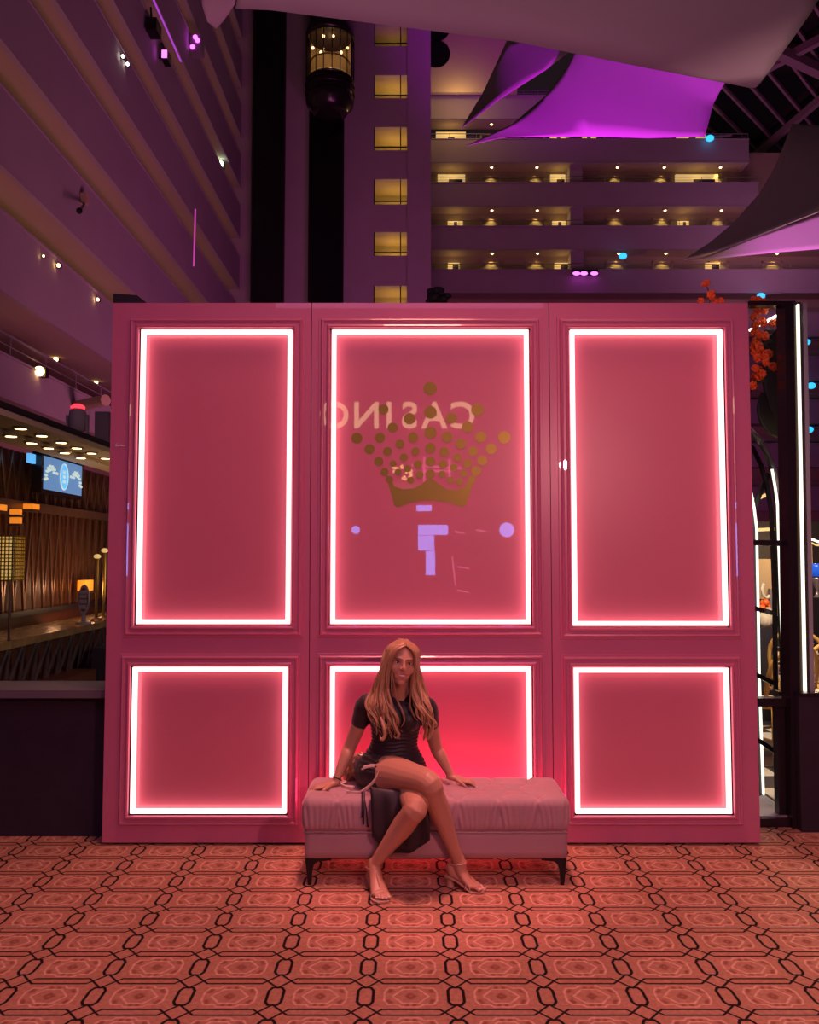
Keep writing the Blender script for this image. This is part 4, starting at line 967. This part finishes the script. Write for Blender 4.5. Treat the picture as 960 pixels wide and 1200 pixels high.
nn = thing('pink_neon_tubes', mirror(512, 560, SD), 'pink neon tube strokes across the hall', 'neon sign')
for a, b in (((497, 535), (497, 565)), ((527, 538), (527, 565)), ((482, 545), (541, 549)), ((497, 552), (533, 552))):
    MB().tube([mirror(*a, SD), mirror(*b, SD)], .022, 6).build('tube', 'pink_neon', nn)
for k, (a, b) in enumerate((((530, 652), (534, 686)), ((536, 664), (550, 666)), ((536, 692), (550, 694)), ((533, 623), (545, 625)), ((558, 621), (570, 623)))):
    o = MB().tube([mirror(*a, SD), mirror(*b, SD)], .018, 6).build('neon_stroke', 'pink_neon', None, origin=mirror(*a, SD)); tag(o, ['upright', 'short upper', 'short lower', 'level left', 'level right'][k] + ' pink neon stroke across the hall', 'neon sign')

# ------------------------------------------------------------------ the seated woman
V = Vector
def J(px, py, Y): return at(px, py, Y)
def fr(axis, hint):
    t = axis.normalized(); a = (hint - t * hint.dot(t)).normalized(); return t, a, t.cross(a)
def limb(mb, ctrl, n=5, seg=16, hint=(1, 0, 0), flat=1.0):
    """smooth loft through (point, ra, rb); ra along hint, rb across"""
    pts = catmull([(*p, ra, rb) for p, ra, rb in ctrl], n); out = []; hint = V(hint)
    P = [V(p[:3]) for p in pts]
    for i, p in enumerate(P):
        t = P[min(i + 1, len(P) - 1)] - P[max(i - 1, 0)]
        t, a, b = fr(t, hint)
        out.append([p + a * (pts[i][3] * math.cos(2 * PI * k / seg)) + b * (pts[i][4] * math.sin(2 * PI * k / seg)) for k in range(seg)])
    # rounded ends
    for e, s in ((0, -1), (-1, 1)):
        t = (P[1] - P[0]).normalized() if e == 0 else (P[-1] - P[-2]).normalized()
        r = min(pts[e][3], pts[e][4]); c = P[e]; ring = out[e]
        for k in (.5, .8):
            rg = [c + (q - c) * math.sqrt(1 - k * k) + t * (s * r * k) for q in ring]
            if e == 0: out.insert(0, rg)
            else: out.append(rg)
    mb.rings(out)
hipR, hipL = J(443, 904, 4.31), J(479, 905, 4.32)
kneeR, ankR = J(503, 918, 3.985), J(537, 1009, 4.075)
kneeL, ankL = J(487, 948, 3.94), J(438, 1014, 4.05)
pel = (hipR + hipL) / 2
waist, chest, neckb = J(462, 872, 4.335), J(464, 842, 4.325), J(468.5, 815, 4.315)
shR, shL = J(430, 825, 4.31), J(500, 828, 4.33)
elR, wrR = J(411, 874, 4.36), J(393, 917, 4.30)
elL, wrL = J(511, 876, 4.38), J(529, 910, 4.36)
HC = J(471, 776.5, 4.25)
f_ = V((.15, -1, .02)).normalized(); u_ = V((.15, .03, 1)); u_ = (u_ - f_ * u_.dot(f_)).normalized(); r_ax = f_.cross(u_).normalized()
if r_ax.x < 0: r_ax = -r_ax
def H(x, y, z): return HC + r_ax * x + f_ * y + u_ * z
HA = (r_ax, f_, u_)

body = MB()
torso = [(V((pel.x, 4.335, .455)), .150, .115), (V((pel.x, 4.335, .50)), .168, .125), (V((pel.x, 4.34, .56)), .150, .112), (waist, .114, .088), (waist.lerp(chest, .5), .118, .090), (chest, .132, .098), (chest.lerp(neckb, .45), .140, .090), (chest.lerp(neckb, .80), .120, .066), (neckb + V((0, 0, -.012)), .062, .050)]
limb(body, torso, 4, 28)
for s in (-1, 1): body.ball(chest + V((s * .058 + .004, -.056, .000)), (.056, .052, .056), 16, 11)
limb(body, [(neckb + V((0, .0, -.03)), .052, .05), (neckb.lerp(H(0, -.02, -.07), .5), .046, .046), (H(0, -.018, -.06), .047, .05)], 3, 16)
for s, sh, el, wr in ((-1, shR, elR, wrR), (1, shL, elL, wrL)):
    limb(body, [(neckb.lerp(sh, .45) + V((0, .005, -.004)), .036, .036), (sh + V((0, 0, .002)), .046, .044), (sh.lerp(el, .35), .041, .042), (el, .033, .034), (el.lerp(wr, .28), .035, .034), (el.lerp(wr, .7), .027, .025), (wr, .023, .019)], 4, 16, hint=(0, 1, 0))
# legs: her right one crosses over her left
th = hipR.lerp(kneeR, .5) + V((0, 0, .012))
limb(body, [(hipR + V((-.01, .03, -.01)), .098, .088), (hipR.lerp(kneeR, .28) + V((0, 0, .008)), .088, .086), (hipR.lerp(kneeR, .65) + V((0, 0, .008)), .073, .073), (kneeR, .058, .060), (kneeR.lerp(ankR, .12), .053, .054), (kneeR.lerp(ankR, .33) + V((0, .014, 0)), .052, .056), (kneeR.lerp(ankR, .65) + V((0, .006, 0)), .038, .040), (ankR.lerp(kneeR, .07), .029, .032), (ankR, .030, .034)], 5, 18, hint=(kneeR - hipR).cross(ankR - kneeR))
limb(body, [(hipL + V((0, .03, -.02)), .092, .082), (hipL.lerp(kneeL, .35) + V((0, 0, -.03)), .082, .070), (hipL.lerp(kneeL, .75) + V((0, 0, -.012)), .066, .062), (kneeL, .057, .060), (kneeL.lerp(ankL, .12), .052, .055), (kneeL.lerp(ankL, .33) + V((.004, .014, 0)), .053, .057), (kneeL.lerp(ankL, .65) + V((0, .006, 0)), .038, .041), (ankL.lerp(kneeL, .07), .029, .032), (ankL, .030, .034)], 5, 18, hint=(kneeL - hipL).cross(ankL - kneeL))
# feet in heeled sandals
def foot(ank, toe, side):
    """toe: floor point of the middle toe tip; side = +1 when the big toe is towards image right"""
    d = V((toe.x - ank.x, toe.y - ank.y, 0)); L = d.length; d.normalize(); s = V((d.y, -d.x, 0)) * -1
    if s.x < 0: s = -s
    heel = V((ank.x, ank.y, .075)) - d * .035
    ball = V((toe.x, toe.y, .026)) - d * .055
    mid = heel.lerp(ball, .55) + V((0, 0, .022))
    limb(body, [(ank + V((0, 0, .01)), .030, .033), (ank.lerp(mid, .35) + V((0, 0, .0)), .031, .034), (mid, .032, .024), (ball.lerp(mid, .3), .040, .018), (ball + d * .008, .043, .0135)], 4, 16, hint=s)
    body.ball(heel + V((0, 0, .012)), (.028, .032, .034), 14, 9)
    limb(body, [(heel + V((0, 0, -.008)), .025, .020), (heel.lerp(ball, .5) + V((0, 0, -.002)), .027, .016), (ball, .036, .012)], 3, 14, hint=s)
    tips = []
    for k, (o, ln, r) in enumerate(((.034, .048, .0105), (.015, .054, .0082), (-.001, .048, .0076), (-.016, .040, .0072), (-.029, .031, .0070))):
        b0 = ball + s * (o * side) * .9 + d * .0
        t1 = b0 + d * ln * .55 + V((0, 0, .003)); t2 = ball + s * (o * side) * .95 + d * ln + V((0, 0, -.008))
        limb(body, [(b0, r * 1.15, r * 1.1), (t1, r, r), (t2, r, r * .85)], 3, 10, hint=s); tips.append((t2 + d * r * .5 + V((0, 0, r * .75)), r, s, d))
    return heel, ball, mid, d, s, tips
toeR, toeL = at_z(566, 1043, .01), at_z(449, 1056, .01)
fR = foot(ankR, toeR, -1)
fL = foot(ankL, toeL, 1)
# hands flat on the bench, fingers pointing outwards, thumbs towards the camera
nails = []
def hand(wr, el, sx, dirv, thumb):
    d = V(dirv).normalized(); n = V((0, 0, 1)); n = (n - d * n.dot(d)).normalized(); s = d.cross(n)
    if s.y > 0: s = -s                                        # s points to the camera: the thumb side
    kn = wr + d * .078
    limb(body, [(wr - d * .012, .023, .019), (wr + d * .02, .029, .017), (wr + d * .055, .037, .0145), (kn, .036, .012)], 4, 16, hint=s)
    for o, ln, sp, r in ((.028, .066, .10, .0078), (.0095, .074, .02, .0080), (-.0095, .068, -.06, .0077), (-.027, .052, -.16, .0068)):
        b = kn + s * o - d * .006; dd = (d + s * sp).normalized()
        p1 = b + dd * ln * .45 + n * .005; p2 = b + dd * ln * .76 + n * .0; p3 = b + dd * ln - n * .009
        limb(body, [(b, r * 1.15, r * 1.05), (p1, r, r), (p2, r * .93, r * .9), (p3, r * .8, r * .75)], 3, 10, hint=s); nails.append((p3 + n * r * .7, dd, s, r))
    tb = wr + d * .022 + s * .022; dd = (d * .75 + s * .8).normalized()
    limb(body, [(tb - s * .008, .013, .012), (tb + dd * .030, .0105, .0105), (tb + dd * .055 + d * .006 - n * .003, .0088, .0085), (tb + dd * .068 + d * .014 - n * .009, .0075, .007)], 3, 10, hint=n)
    return d, n, s
hR = hand(wrR, elR, -1, (-.95, -.22, -.20), 1)
hL = hand(wrL, elL, 1, (.95, -.10, -.26), 1)
# head
body.ball(H(0, -.012, .028), (.073, .088, .082), 26, 18, HA)
body.ball(H(0, .012, -.018), (.062, .067, .082), 24, 16, HA)
body.ball(H(0, .028, -.056), (.047, .049, .050), 20, 14, HA)
body.ball(H(0, .052, -.093), (.022, .022, .020), 16, 11, HA)
for s in (-1, 1):
    body.ball(H(s * .037, .043, -.026), (.026, .029, .030), 16, 11, HA)
    body.ball(H(s * .026, .070, .024), (.022, .010, .009), 14, 9, HA)
    body.ball(H(s * .0085, .083, -.026), (.0075, .009, .0065), 12, 8, HA)
    body.ball(H(s * .071, -.008, -.008), (.008, .018, .028), 12, 9, HA)
    body.ball(H(s * .013, .056, -.062), (.026, .022, .026), 12, 9, HA)
limb(body, [(H(0, .074, .020), .007, .007), (H(0, .083, 0), .0075, .008), (H(0, .094, -.020), .0095, .0085), (H(0, .087, -.030), .008, .007)], 3, 12, hint=r_ax)
me = remeshed(body, .0036, 5, .5)
bm = bmesh.new(); bm.from_mesh(me)
fv = []
for v in bm.verts:
    q = v.co - HC
    if q.length < .14:
        x, y, z = q.dot(r_ax), q.dot(f_), q.dot(u_)
        if y > .0 and z > -.12 and not (abs(x) < .016 and -.040 < z < .022): fv.append(v)
for _ in range(14):
    new = [(v, sum((e.other_vert(v).co for e in v.link_edges), Vector()) / len(v.link_edges)) for v in fv]
    for v, q in new: v.co = v.co.lerp(q, .6)
for v in bm.verts:                                            # press in the eye sockets and the mouth corners
    q = v.co - HC
    if q.length < .16:
        x, y, z = q.dot(r_ax), q.dot(f_), q.dot(u_)
        if y > .03:
            for s in (-1, 1):
                v.co -= f_ * (.0085 * math.exp(-((x - s * .031) / .016) ** 2 - ((z - .006) / .010) ** 2))
                v.co -= f_ * (.003 * math.exp(-((x - s * .030) / .007) ** 2 - ((z + .058) / .010) ** 2))
            v.co -= f_ * (.004 * math.exp(-(x / .022) ** 2 - ((z + .056) / .006) ** 2))
            v.co -= f_ * (.003 * math.exp(-(x / .02) ** 2 - ((z + .082) / .006) ** 2))
bm.to_mesh(me); bm.free()
me.materials.clear(); me.materials.append(M['skin']); me.polygons.foreach_set('use_smooth', [True] * len(me.polygons)); me.name = 'person'
root = V((pel.x, pel.y, CT))
me.transform(Matrix.Translation(-root))
person = bpy.data.objects.new('person', me); COL.objects.link(person); person.location = root
tag(person, 'person with long blonde hair in dark dress seated on the pink bench, legs crossed', 'person')
def part(mb, name, m, smooth=True, parent=None): return mb.build(name, m, parent or person, smooth)
# surface distance of the face, so that the features lie on the skin
from mathutils.bvhtree import BVHTree
bvh = BVHTree.FromPolygons([v.co + root for v in me.vertices], [p.vertices[:] for p in me.polygons])
def on_face(x, z, lift=0.0):
    h = bvh.ray_cast(H(x, .3, z), -f_)[0]
    return (h if h is not None else H(x, .08, z)) + f_ * lift
for s in (-1, 1):
    c = on_face(s * .031, .004, -.0045)
    e = part(MB().ball(c, (.0125, .009, .0062), 16, 10, HA), 'eye', 'eye_white')
    part(MB().ball(c + f_ * .0052, (.0056, .005, .0056), 12, 8, HA), 'iris', 'iris', parent=e)
    part(MB().tube([on_face(s * (.031 + q), .0098 - abs(q + .002 * s) ** 2 * 26, .0012) for q in (-.015, -.009, -.003, .003, .009, .0155)], [.0008, .0017, .002, .002, .0018, .0008], 6), 'eyelash', 'iris')
    part(MB().tube([on_face(s * q, z, .001) for q, z in ((.014, .0235), (.022, .0258), (.031, .0268), (.040, .0255), (.048, .0215))], [.0014, .0021, .0021, .0017, .0008], 6, flat=1), 'eyebrow', 'brow')
def mouth(pts, r, name, m, lift): return part(MB().tube([on_face(x, z, lift) for x, z in pts], r, 7), name, m)
mouth([(-.028, -.0490), (-.016, -.0525), (-.005, -.0525), (0, -.0532), (.005, -.0525), (.016, -.0525), (.028, -.0490)], [.0010, .0022, .0028, .0026, .0028, .0022, .0010], 'upper_lip', 'lip', .0008)
mouth([(-.028, -.0492), (-.017, -.0615), (-.007, -.0665), (0, -.0672), (.007, -.0665), (.017, -.0615), (.028, -.0492)], [.0010, .0026, .0036, .0038, .0036, .0026, .0010], 'lower_lip', 'lip', .0002)
mouth([(-.0225, -.0525), (-.011, -.0575), (0, -.0592), (.011, -.0575), (.0225, -.0525)], [.0012, .0036, .0044, .0036, .0012], 'teeth', 'teeth', -.0002)
for heel, ball, mid, d, s, tips in (fR, fL):
    for t, r, s_, d_ in tips: part(MB().ball(t, (r * .62, r * .7, r * .25), 8, 5, (s_, d_, V((0, 0, 1)))), 'toenail', 'nail')
for p, dd, s, r in nails: part(MB().ball(p, (r * .6, r * .85, r * .3), 8, 5, (s, dd, s.cross(dd))), 'fingernail', 'nail')
# bracelet on her right wrist
wd = (wrR - elR).normalized(); wc = wrR - wd * .022; t, a, b = fr(wd, V((0, 1, 0)))
part(MB().tube([wc + a * (.0275 * math.cos(q)) + b * (.026 * math.sin(q)) for q in [2 * PI * k / 20 for k in range(21)]], .0028, 6), 'bracelet', 'black_metal')

# dress: fitted ruched shell, one continuous surface
dr = MB(); E = .007
limb(dr, [(p, ra + E, rb + E) for p, ra, rb in torso[:-1]] + [(neckb + V((0, 0, -.010)), .064, .054)], 4, 30)
for s in (-1, 1): dr.ball(chest + V((s * .058 + .004, -.056, .000)), (.063, .059, .062), 16, 11)
dr.ball(chest + V((.004, -.070, -.002)), (.055, .040, .052), 14, 9)
for sh, el in ((shR, elR), (shL, elL)):
    limb(dr, [(neckb.lerp(sh, .4) + V((0, .005, -.006)), .044, .043), (sh + V((0, 0, .002)), .054, .052), (sh.lerp(el, .28), .050, .050), (sh.lerp(el, .40), .047, .047)], 4, 18, hint=(0, 1, 0))
# hip of the dress over the start of her right thigh
limb(dr, [(hipR + V((-.02, .05, -.005)), .100, .094), (hipR + V((-.02, .0, .0)), .106, .096), (hipR.lerp(kneeR, .10) + V((-.012, 0, .004)), .101, .095)], 4, 20, hint=(1, 0, 0))
limb(dr, [(hipL + V((.0, .05, -.005)), .094, .086), (hipL + V((.0, .0, -.01)), .096, .086), (hipL.lerp(kneeL, .4) + V((0, 0, -.03)), .090, .078)], 4, 20, hint=(1, 0, 0))
dme = remeshed(dr, .0048, 5, .5)
bm = bmesh.new(); bm.from_mesh(dme); bm.normal_update()
for v in bm.verts:                                            # gathered ripples across the fitted waist
    z = v.co.z
    w = max(0, min(1, (z - .50) / .05)) * max(0, min(1, (chest.z - .02 - z) / .07))
    if w > 0 and abs(v.co.x - pel.x) < .17: v.co += v.normal * (.0032 * w * math.sin(z * 2 * PI / .019 + 1.2 * math.sin(v.co.x * 31) + .8 * math.sin(v.co.x * 73 + 1)))
bm.to_mesh(dme); bm.free()
dme.materials.clear(); dme.materials.append(M['dress']); dme.polygons.foreach_set('use_smooth', [True] * len(dme.polygons)); dme.transform(Matrix.Translation(-root))
dress = bpy.data.objects.new('dress', dme); COL.objects.link(dress); dress.parent = person
# skirt panel hanging from her lap over the front of the bench, slit side open
def drape(top, bot, rows=14, cols=18, amp=.010, waves=3.2, via=None):
    g = []
    for j in range(rows + 1):
        t = j / rows; row = []
        for i in range(cols + 1):
            q = i / cols; a = V(top[0]).lerp(V(top[1]), q); b = V(bot[0]).lerp(V(bot[1]), q)
            if via is not None:
                m1 = V(via[0]).lerp(V(via[1]), q); p = a * (1 - t) ** 2 + m1 * 2 * t * (1 - t) + b * t * t
            else: p = a.lerp(b, t)
            p = p + V((0, -1, 0)) * (amp * t * math.sin(q * waves * 2 * PI + .6) + .002)
            if bot_curve: p.z += bot_curve * t * ((q - .62) * 2) ** 2
            row.append(p)
        g.append(row)
    mb = MB(); mb.rings(g, False, closed=False); return mb
bot_curve = .075
sk = drape((J(434, 922, 4.10), J(497, 930, 4.06)), (J(436, 1008, 4.055), J(504, 994, 4.035)), via=(J(434, 926, 4.05), J(503, 945, 4.03)))
so = part(sk, 'dress_skirt', 'dress', True)
md = so.modifiers.new('t', 'SOLIDIFY'); md.thickness = .004; so.data = evaluated(so); so.modifiers.clear()
# nude ribbon ties at her hip and the dark cord ends hanging down the bench front
def ribbon(pts, w, m, name, hint):
    P = [V(p) for p in catmull([tuple(p) for p in pts], 5)]
    return part(MB().tube(P, w, 8, flat=.18, hint=hint), name, m)
k0 = hipR.lerp(kneeR, .12)
ribbon([J(422, 903, 4.24), J(428, 899, 4.215), J(437, 897.5, 4.20), J(445, 899, 4.19)], .0085, 'ribbon', 'ribbon_tie', (0, .3, 1))
ribbon([J(445, 899, 4.185), J(443, 907, 4.165), J(437, 917, 4.155), J(428, 925, 4.16), J(420, 929, 4.165), J(406, 928, 4.18)], .0085, 'ribbon', 'ribbon_tie', (0, -.3, 1))
for k, (x0, x1, y1) in enumerate(((425, 426, 966), (427, 431, 969), (424, 424.5, 958))):
    part(MB().tube([J(x0, 928, 4.13), J(x0 + .5, 938, 4.075), J((x0 + x1) / 2 + .7, 950, 4.07), J(x1, y1, 4.07)], [.003, .003, .003, .005], 6), 'cord_tie', 'black_matte')

# sandals: sole, block heel, straps
def sandal(F, side):
    heel, ball, mid, d, s, tips = F
    sd = tag(bpy.data.objects.new('sandal', None)); COL.objects.link(sd); sd.location = V((heel.x, heel.y, 0)); sd.parent = person; sd.matrix_parent_inverse = Matrix.Translation(-root)
    so = MB(); path = [(heel - d * .030 + V((0, 0, -.022)), .022), (heel + V((0, 0, -.024)), .029), (heel.lerp(ball, .5) + V((0, 0, -.018)), .029), (ball + V((0, 0, -.016)), .045), (ball + d * .035 + V((0, 0, -.018)), .043), (ball + d * .064 + V((0, 0, -.018)), .026)]
    rg = []
    for c, w in [(V(q[:3]), q[3]) for q in catmull([(*p, w) for p, w in path], 5)]:
        rg.append([c + s * w + V((0, 0, .003)), c - s * w + V((0, 0, .003)), c - s * w - V((0, 0, .004)), c + s * w - V((0, 0, .004))])
    so.rings(rg); part(so, 'sole', 'sandal', False, sd)
    hc = V((heel.x, heel.y, 0)) - d * .006
    hb = MB(); hb.rings([[hc + s * (w * math.cos(a)) + d * (w * .9 * math.sin(a)) + V((0, 0, z)) for a in [2 * PI * k / 14 for k in range(14)]] for z, w in ((0, .020), (.03, .019), (heel.z - .026, .026))]); part(hb, 'block_heel', 'sandal', False, sd)
    ank = ankR if side < 0 else ankL
    ac = ank + V((0, 0, -.008)) ; part(MB().tube([ac + s * (.036 * math.cos(q)) + d * (.040 * math.sin(q)) + V((0, 0, .004 * math.sin(q))) for q in [2 * PI * k / 22 for k in range(23)]], .0024, 6), 'ankle_strap', 'sandal', True, sd)
    def arch_strap(c0, w, h, r, k=0):
        return part(MB().tube([c0 + s * (w * math.cos(a)) + V((0, 0, h * math.sin(a))) + d * (k * math.sin(a)) for a in [PI * q / 12 for q in range(13)]], r, 6), 'strap', 'sandal', True, sd)
    arch_strap(ball + d * .004 + V((0, 0, -.012)), .047, .029, .0028); arch_strap(ball - d * .022 + V((0, 0, -.012)), .043, .040, .0024, .01)
    part(MB().tube([ac + d * .040, ac.lerp(ball, .5) + V((0, 0, .036)), ball + V((0, 0, .017))], .0022, 6), 'strap', 'sandal', True, sd)
sandal(fR, -1); sandal(fL, 1)

# hair: scalp cap plus long wavy locks falling in front of both shoulders
hc_ = MB(); capv = []
for (c, rad) in ((H(0, -.018, .034), (.082, .092, .083)),):
    hc_.ball(c, rad, 36, 24, HA)
hm = hc_.mesh('cap', 'hair'); bm = bmesh.new(); bm.from_mesh(hm)
def hairline(v):
    q = v.co - HC; x, y, z = q.dot(r_ax), q.dot(f_), q.dot(u_)
    return y > .02 and z < .078 - (abs(x) / .062) ** 3 * .05 and abs(x) < .060
bmesh.ops.delete(bm, geom=[v for v in bm.verts if hairline(v)], context='VERTS')
hm.clear_geometry(); bm.to_mesh(hm); bm.free()
hm.transform(Matrix.Translation(-root)); hm.polygons.foreach_set('use_smooth', [True] * len(hm.polygons)); hm.name = 'hair_cap'
hm.materials.clear(); hm.materials.append(M['hair']); o = bpy.data.objects.new('hair_cap', hm); COL.objects.link(o); o.parent = person
rnd = random.Random(3)
def lock(pts, r0, wave, ph, mb, flat=.5):
    P = catmull([tuple(p) for p in pts], 7); n = len(P); out = []; rr = []
    for i, p in enumerate(P):
        t = i / (n - 1); a = wave * max(0, t - .30) ** 1.2
        out.append(V(p) + V((a * math.sin(t * 15 + ph), -a * .5 * math.cos(t * 13 + ph), 0)))
        rr.append(r0 * (.55 + .45 * min(1, t * 5)) * (1 if t < .72 else max(.16, 1 - (t - .72) / .28)))
    mb.tube(out, rr, 8, flat=flat, hint=(1, 0, 0))
def lerp_path(A, B, q): return [V(a).lerp(V(b), q) for a, b in zip(A, B)]
def mid(p, Y): return J(p[0], p[1], Y)
# image-left side: inner path by the cheek, outer path by the shoulder
LI = [H(-.003, .062, .092), H(-.046, .073, .062), H(-.066, .048, -.01), J(455, 806, 4.205), J(459, 828, 4.20), J(464, 846, 4.195), J(466, 862, 4.20)]
LO = [H(-.006, -.03, .118), H(-.074, .0, .075), H(-.088, .0, -.01), J(437, 805, 4.27), J(430, 826, 4.235), J(434, 842, 4.225), J(441, 858, 4.215)]
RI = [H(.003, .062, .092), H(.044, .073, .062), H(.064, .048, -.01), J(483, 806, 4.215), J(488, 826, 4.21), J(494, 842, 4.21), J(498, 857, 4.215)]
RO = [H(.006, -.03, .118), H(.074, .0, .075), H(.088, .0, -.01), J(497, 806, 4.285), J(503, 826, 4.255), J(507, 844, 4.25), J(505, 861, 4.25)]
groups_ = []
for A, B, cnt in ((LI, LO, 30), (RI, RO, 26)):
    for layer in range(2):
        for i in range(cnt):
            q = (i + rnd.random() * .7) / cnt; P = lerp_path(A, B, q)
            if layer: P = [p + V((0, .022 if k > 1 else .004, 0)) for k, p in enumerate(P)]
            else: P = [p + V((0, -.004 * rnd.random(), 0)) for p in P]
            cut = rnd.choice((0, 0, 0, 1)); P[-1] = P[-1] + V((rnd.uniform(-.012, .012), 0, rnd.uniform(-.02, .035)))
            P[-2] = P[-2] + V((rnd.uniform(-.010, .010), 0, 0))
            if cut: P = P[:-1]
            mb = MB(); lock(P, rnd.uniform(.0055, .0085) if not layer else .010, rnd.uniform(.018, .044) if not layer else .014, rnd.uniform(0, 6), mb, .55)
            groups_.append(mb)
# back of the head and the hair behind the shoulders
for i in range(26):
    q = -1 + 2 * i / 25; P = [H(q * .02, -.05, .115), H(q * .07, -.095, .05), H(q * .085, -.09, -.04), neckb + V((q * .10, .075 - .02 * abs(q), .02)), chest + V((q * .11, .115, .02))]
    mb = MB(); lock(P, .013, .008, i, mb, .5); groups_.append(mb)
# loose curls at the front
for pts, w in (([J(461, 835, 4.20), J(462, 848, 4.19), J(466, 858, 4.185), J(467.5, 861, 4.185), J(465, 865, 4.185), J(461.5, 863, 4.19)], .008), ([J(446, 840, 4.205), J(450, 853, 4.195), J(451, 862, 4.195), J(447, 867, 4.195), J(445, 861, 4.20)], .009), ([H(-.052, .06, -.05), J(465, 818, 4.205), J(471, 832, 4.20), J(474, 844, 4.195), J(470, 852, 4.195)], .005), ([H(.050, .06, -.05), J(481, 814, 4.21), J(481, 828, 4.205), J(486, 840, 4.20), J(490, 845, 4.20)], .005),
               ([J(501, 840, 4.235), J(507, 850, 4.235), J(504, 862, 4.235), J(500, 868, 4.24)], .009), ([J(497, 842, 4.225), J(500, 854, 4.225), J(498, 863, 4.23), J(496, 868, 4.235)], .008)):
    mb = MB(); lock(pts, w, .002, 0, mb, .6); groups_.append(mb)
hair_shades = [M['hair'], mat('blonde_hair_light', (.50, .29, .15), .36, noise=(18, .3), spec=.6), mat('brown_hair_low', (.19, .095, .045), .42, noise=(16, .3))]
hh = MB()
for k, g in enumerate(groups_):
    b = len(hh.v); m_i = (0, 1, 0, 2, 1, 0)[k % 6]
    hh.v += g.v
    for f in g.f: hh.face([b + i for i in f], m_i)
hair = hh.build('hair', hair_shades, person, True)

# sequinned bag behind her right hip
p = J(412, 912, 4.30)
bag = thing('handbag', V((p.x, 4.39, CT - .005)), 'bronze sequinned bag on the bench between her arm and hip', 'bag')
bm = bmesh.new(); bmesh.ops.create_icosphere(bm, subdivisions=4, radius=1)
z0, z1 = CT + .001, J(414, 884, 4.36).z
for v in bm.verts:
    x, y, z = v.co; t = (z + 1) / 2
    w = .075 * (1 - .45 * t); s_ = (abs(x) ** .7) * (1 if x > 0 else -1)
    v.co = V((p.x - .01 + s_ * w + .055 * t, 4.40 + y * .040 * (1 - .3 * t) + .006 * math.sin(x * 9 + z * 7), z0 + t * (z1 - z0) + .004 * math.sin(x * 14 + y * 9)))
bm_obj(bm, 'bag_body', 'sequin', bag)
MB().tube([V((p.x - .03, 4.31, CT + .02)), V((p.x - .05, 4.28, CT + .012)), V((p.x - .02, 4.25, CT + .01)), V((p.x + .02, 4.24, CT + .012))], .006, 6).build('strap', 'ribbon', bag, True)
MB().ball(V((p.x + .012, 4.315, (z0 + z1) / 2)), (.014, .006, .008), 10, 6).build('clasp', 'gold_mesh', bag, True)
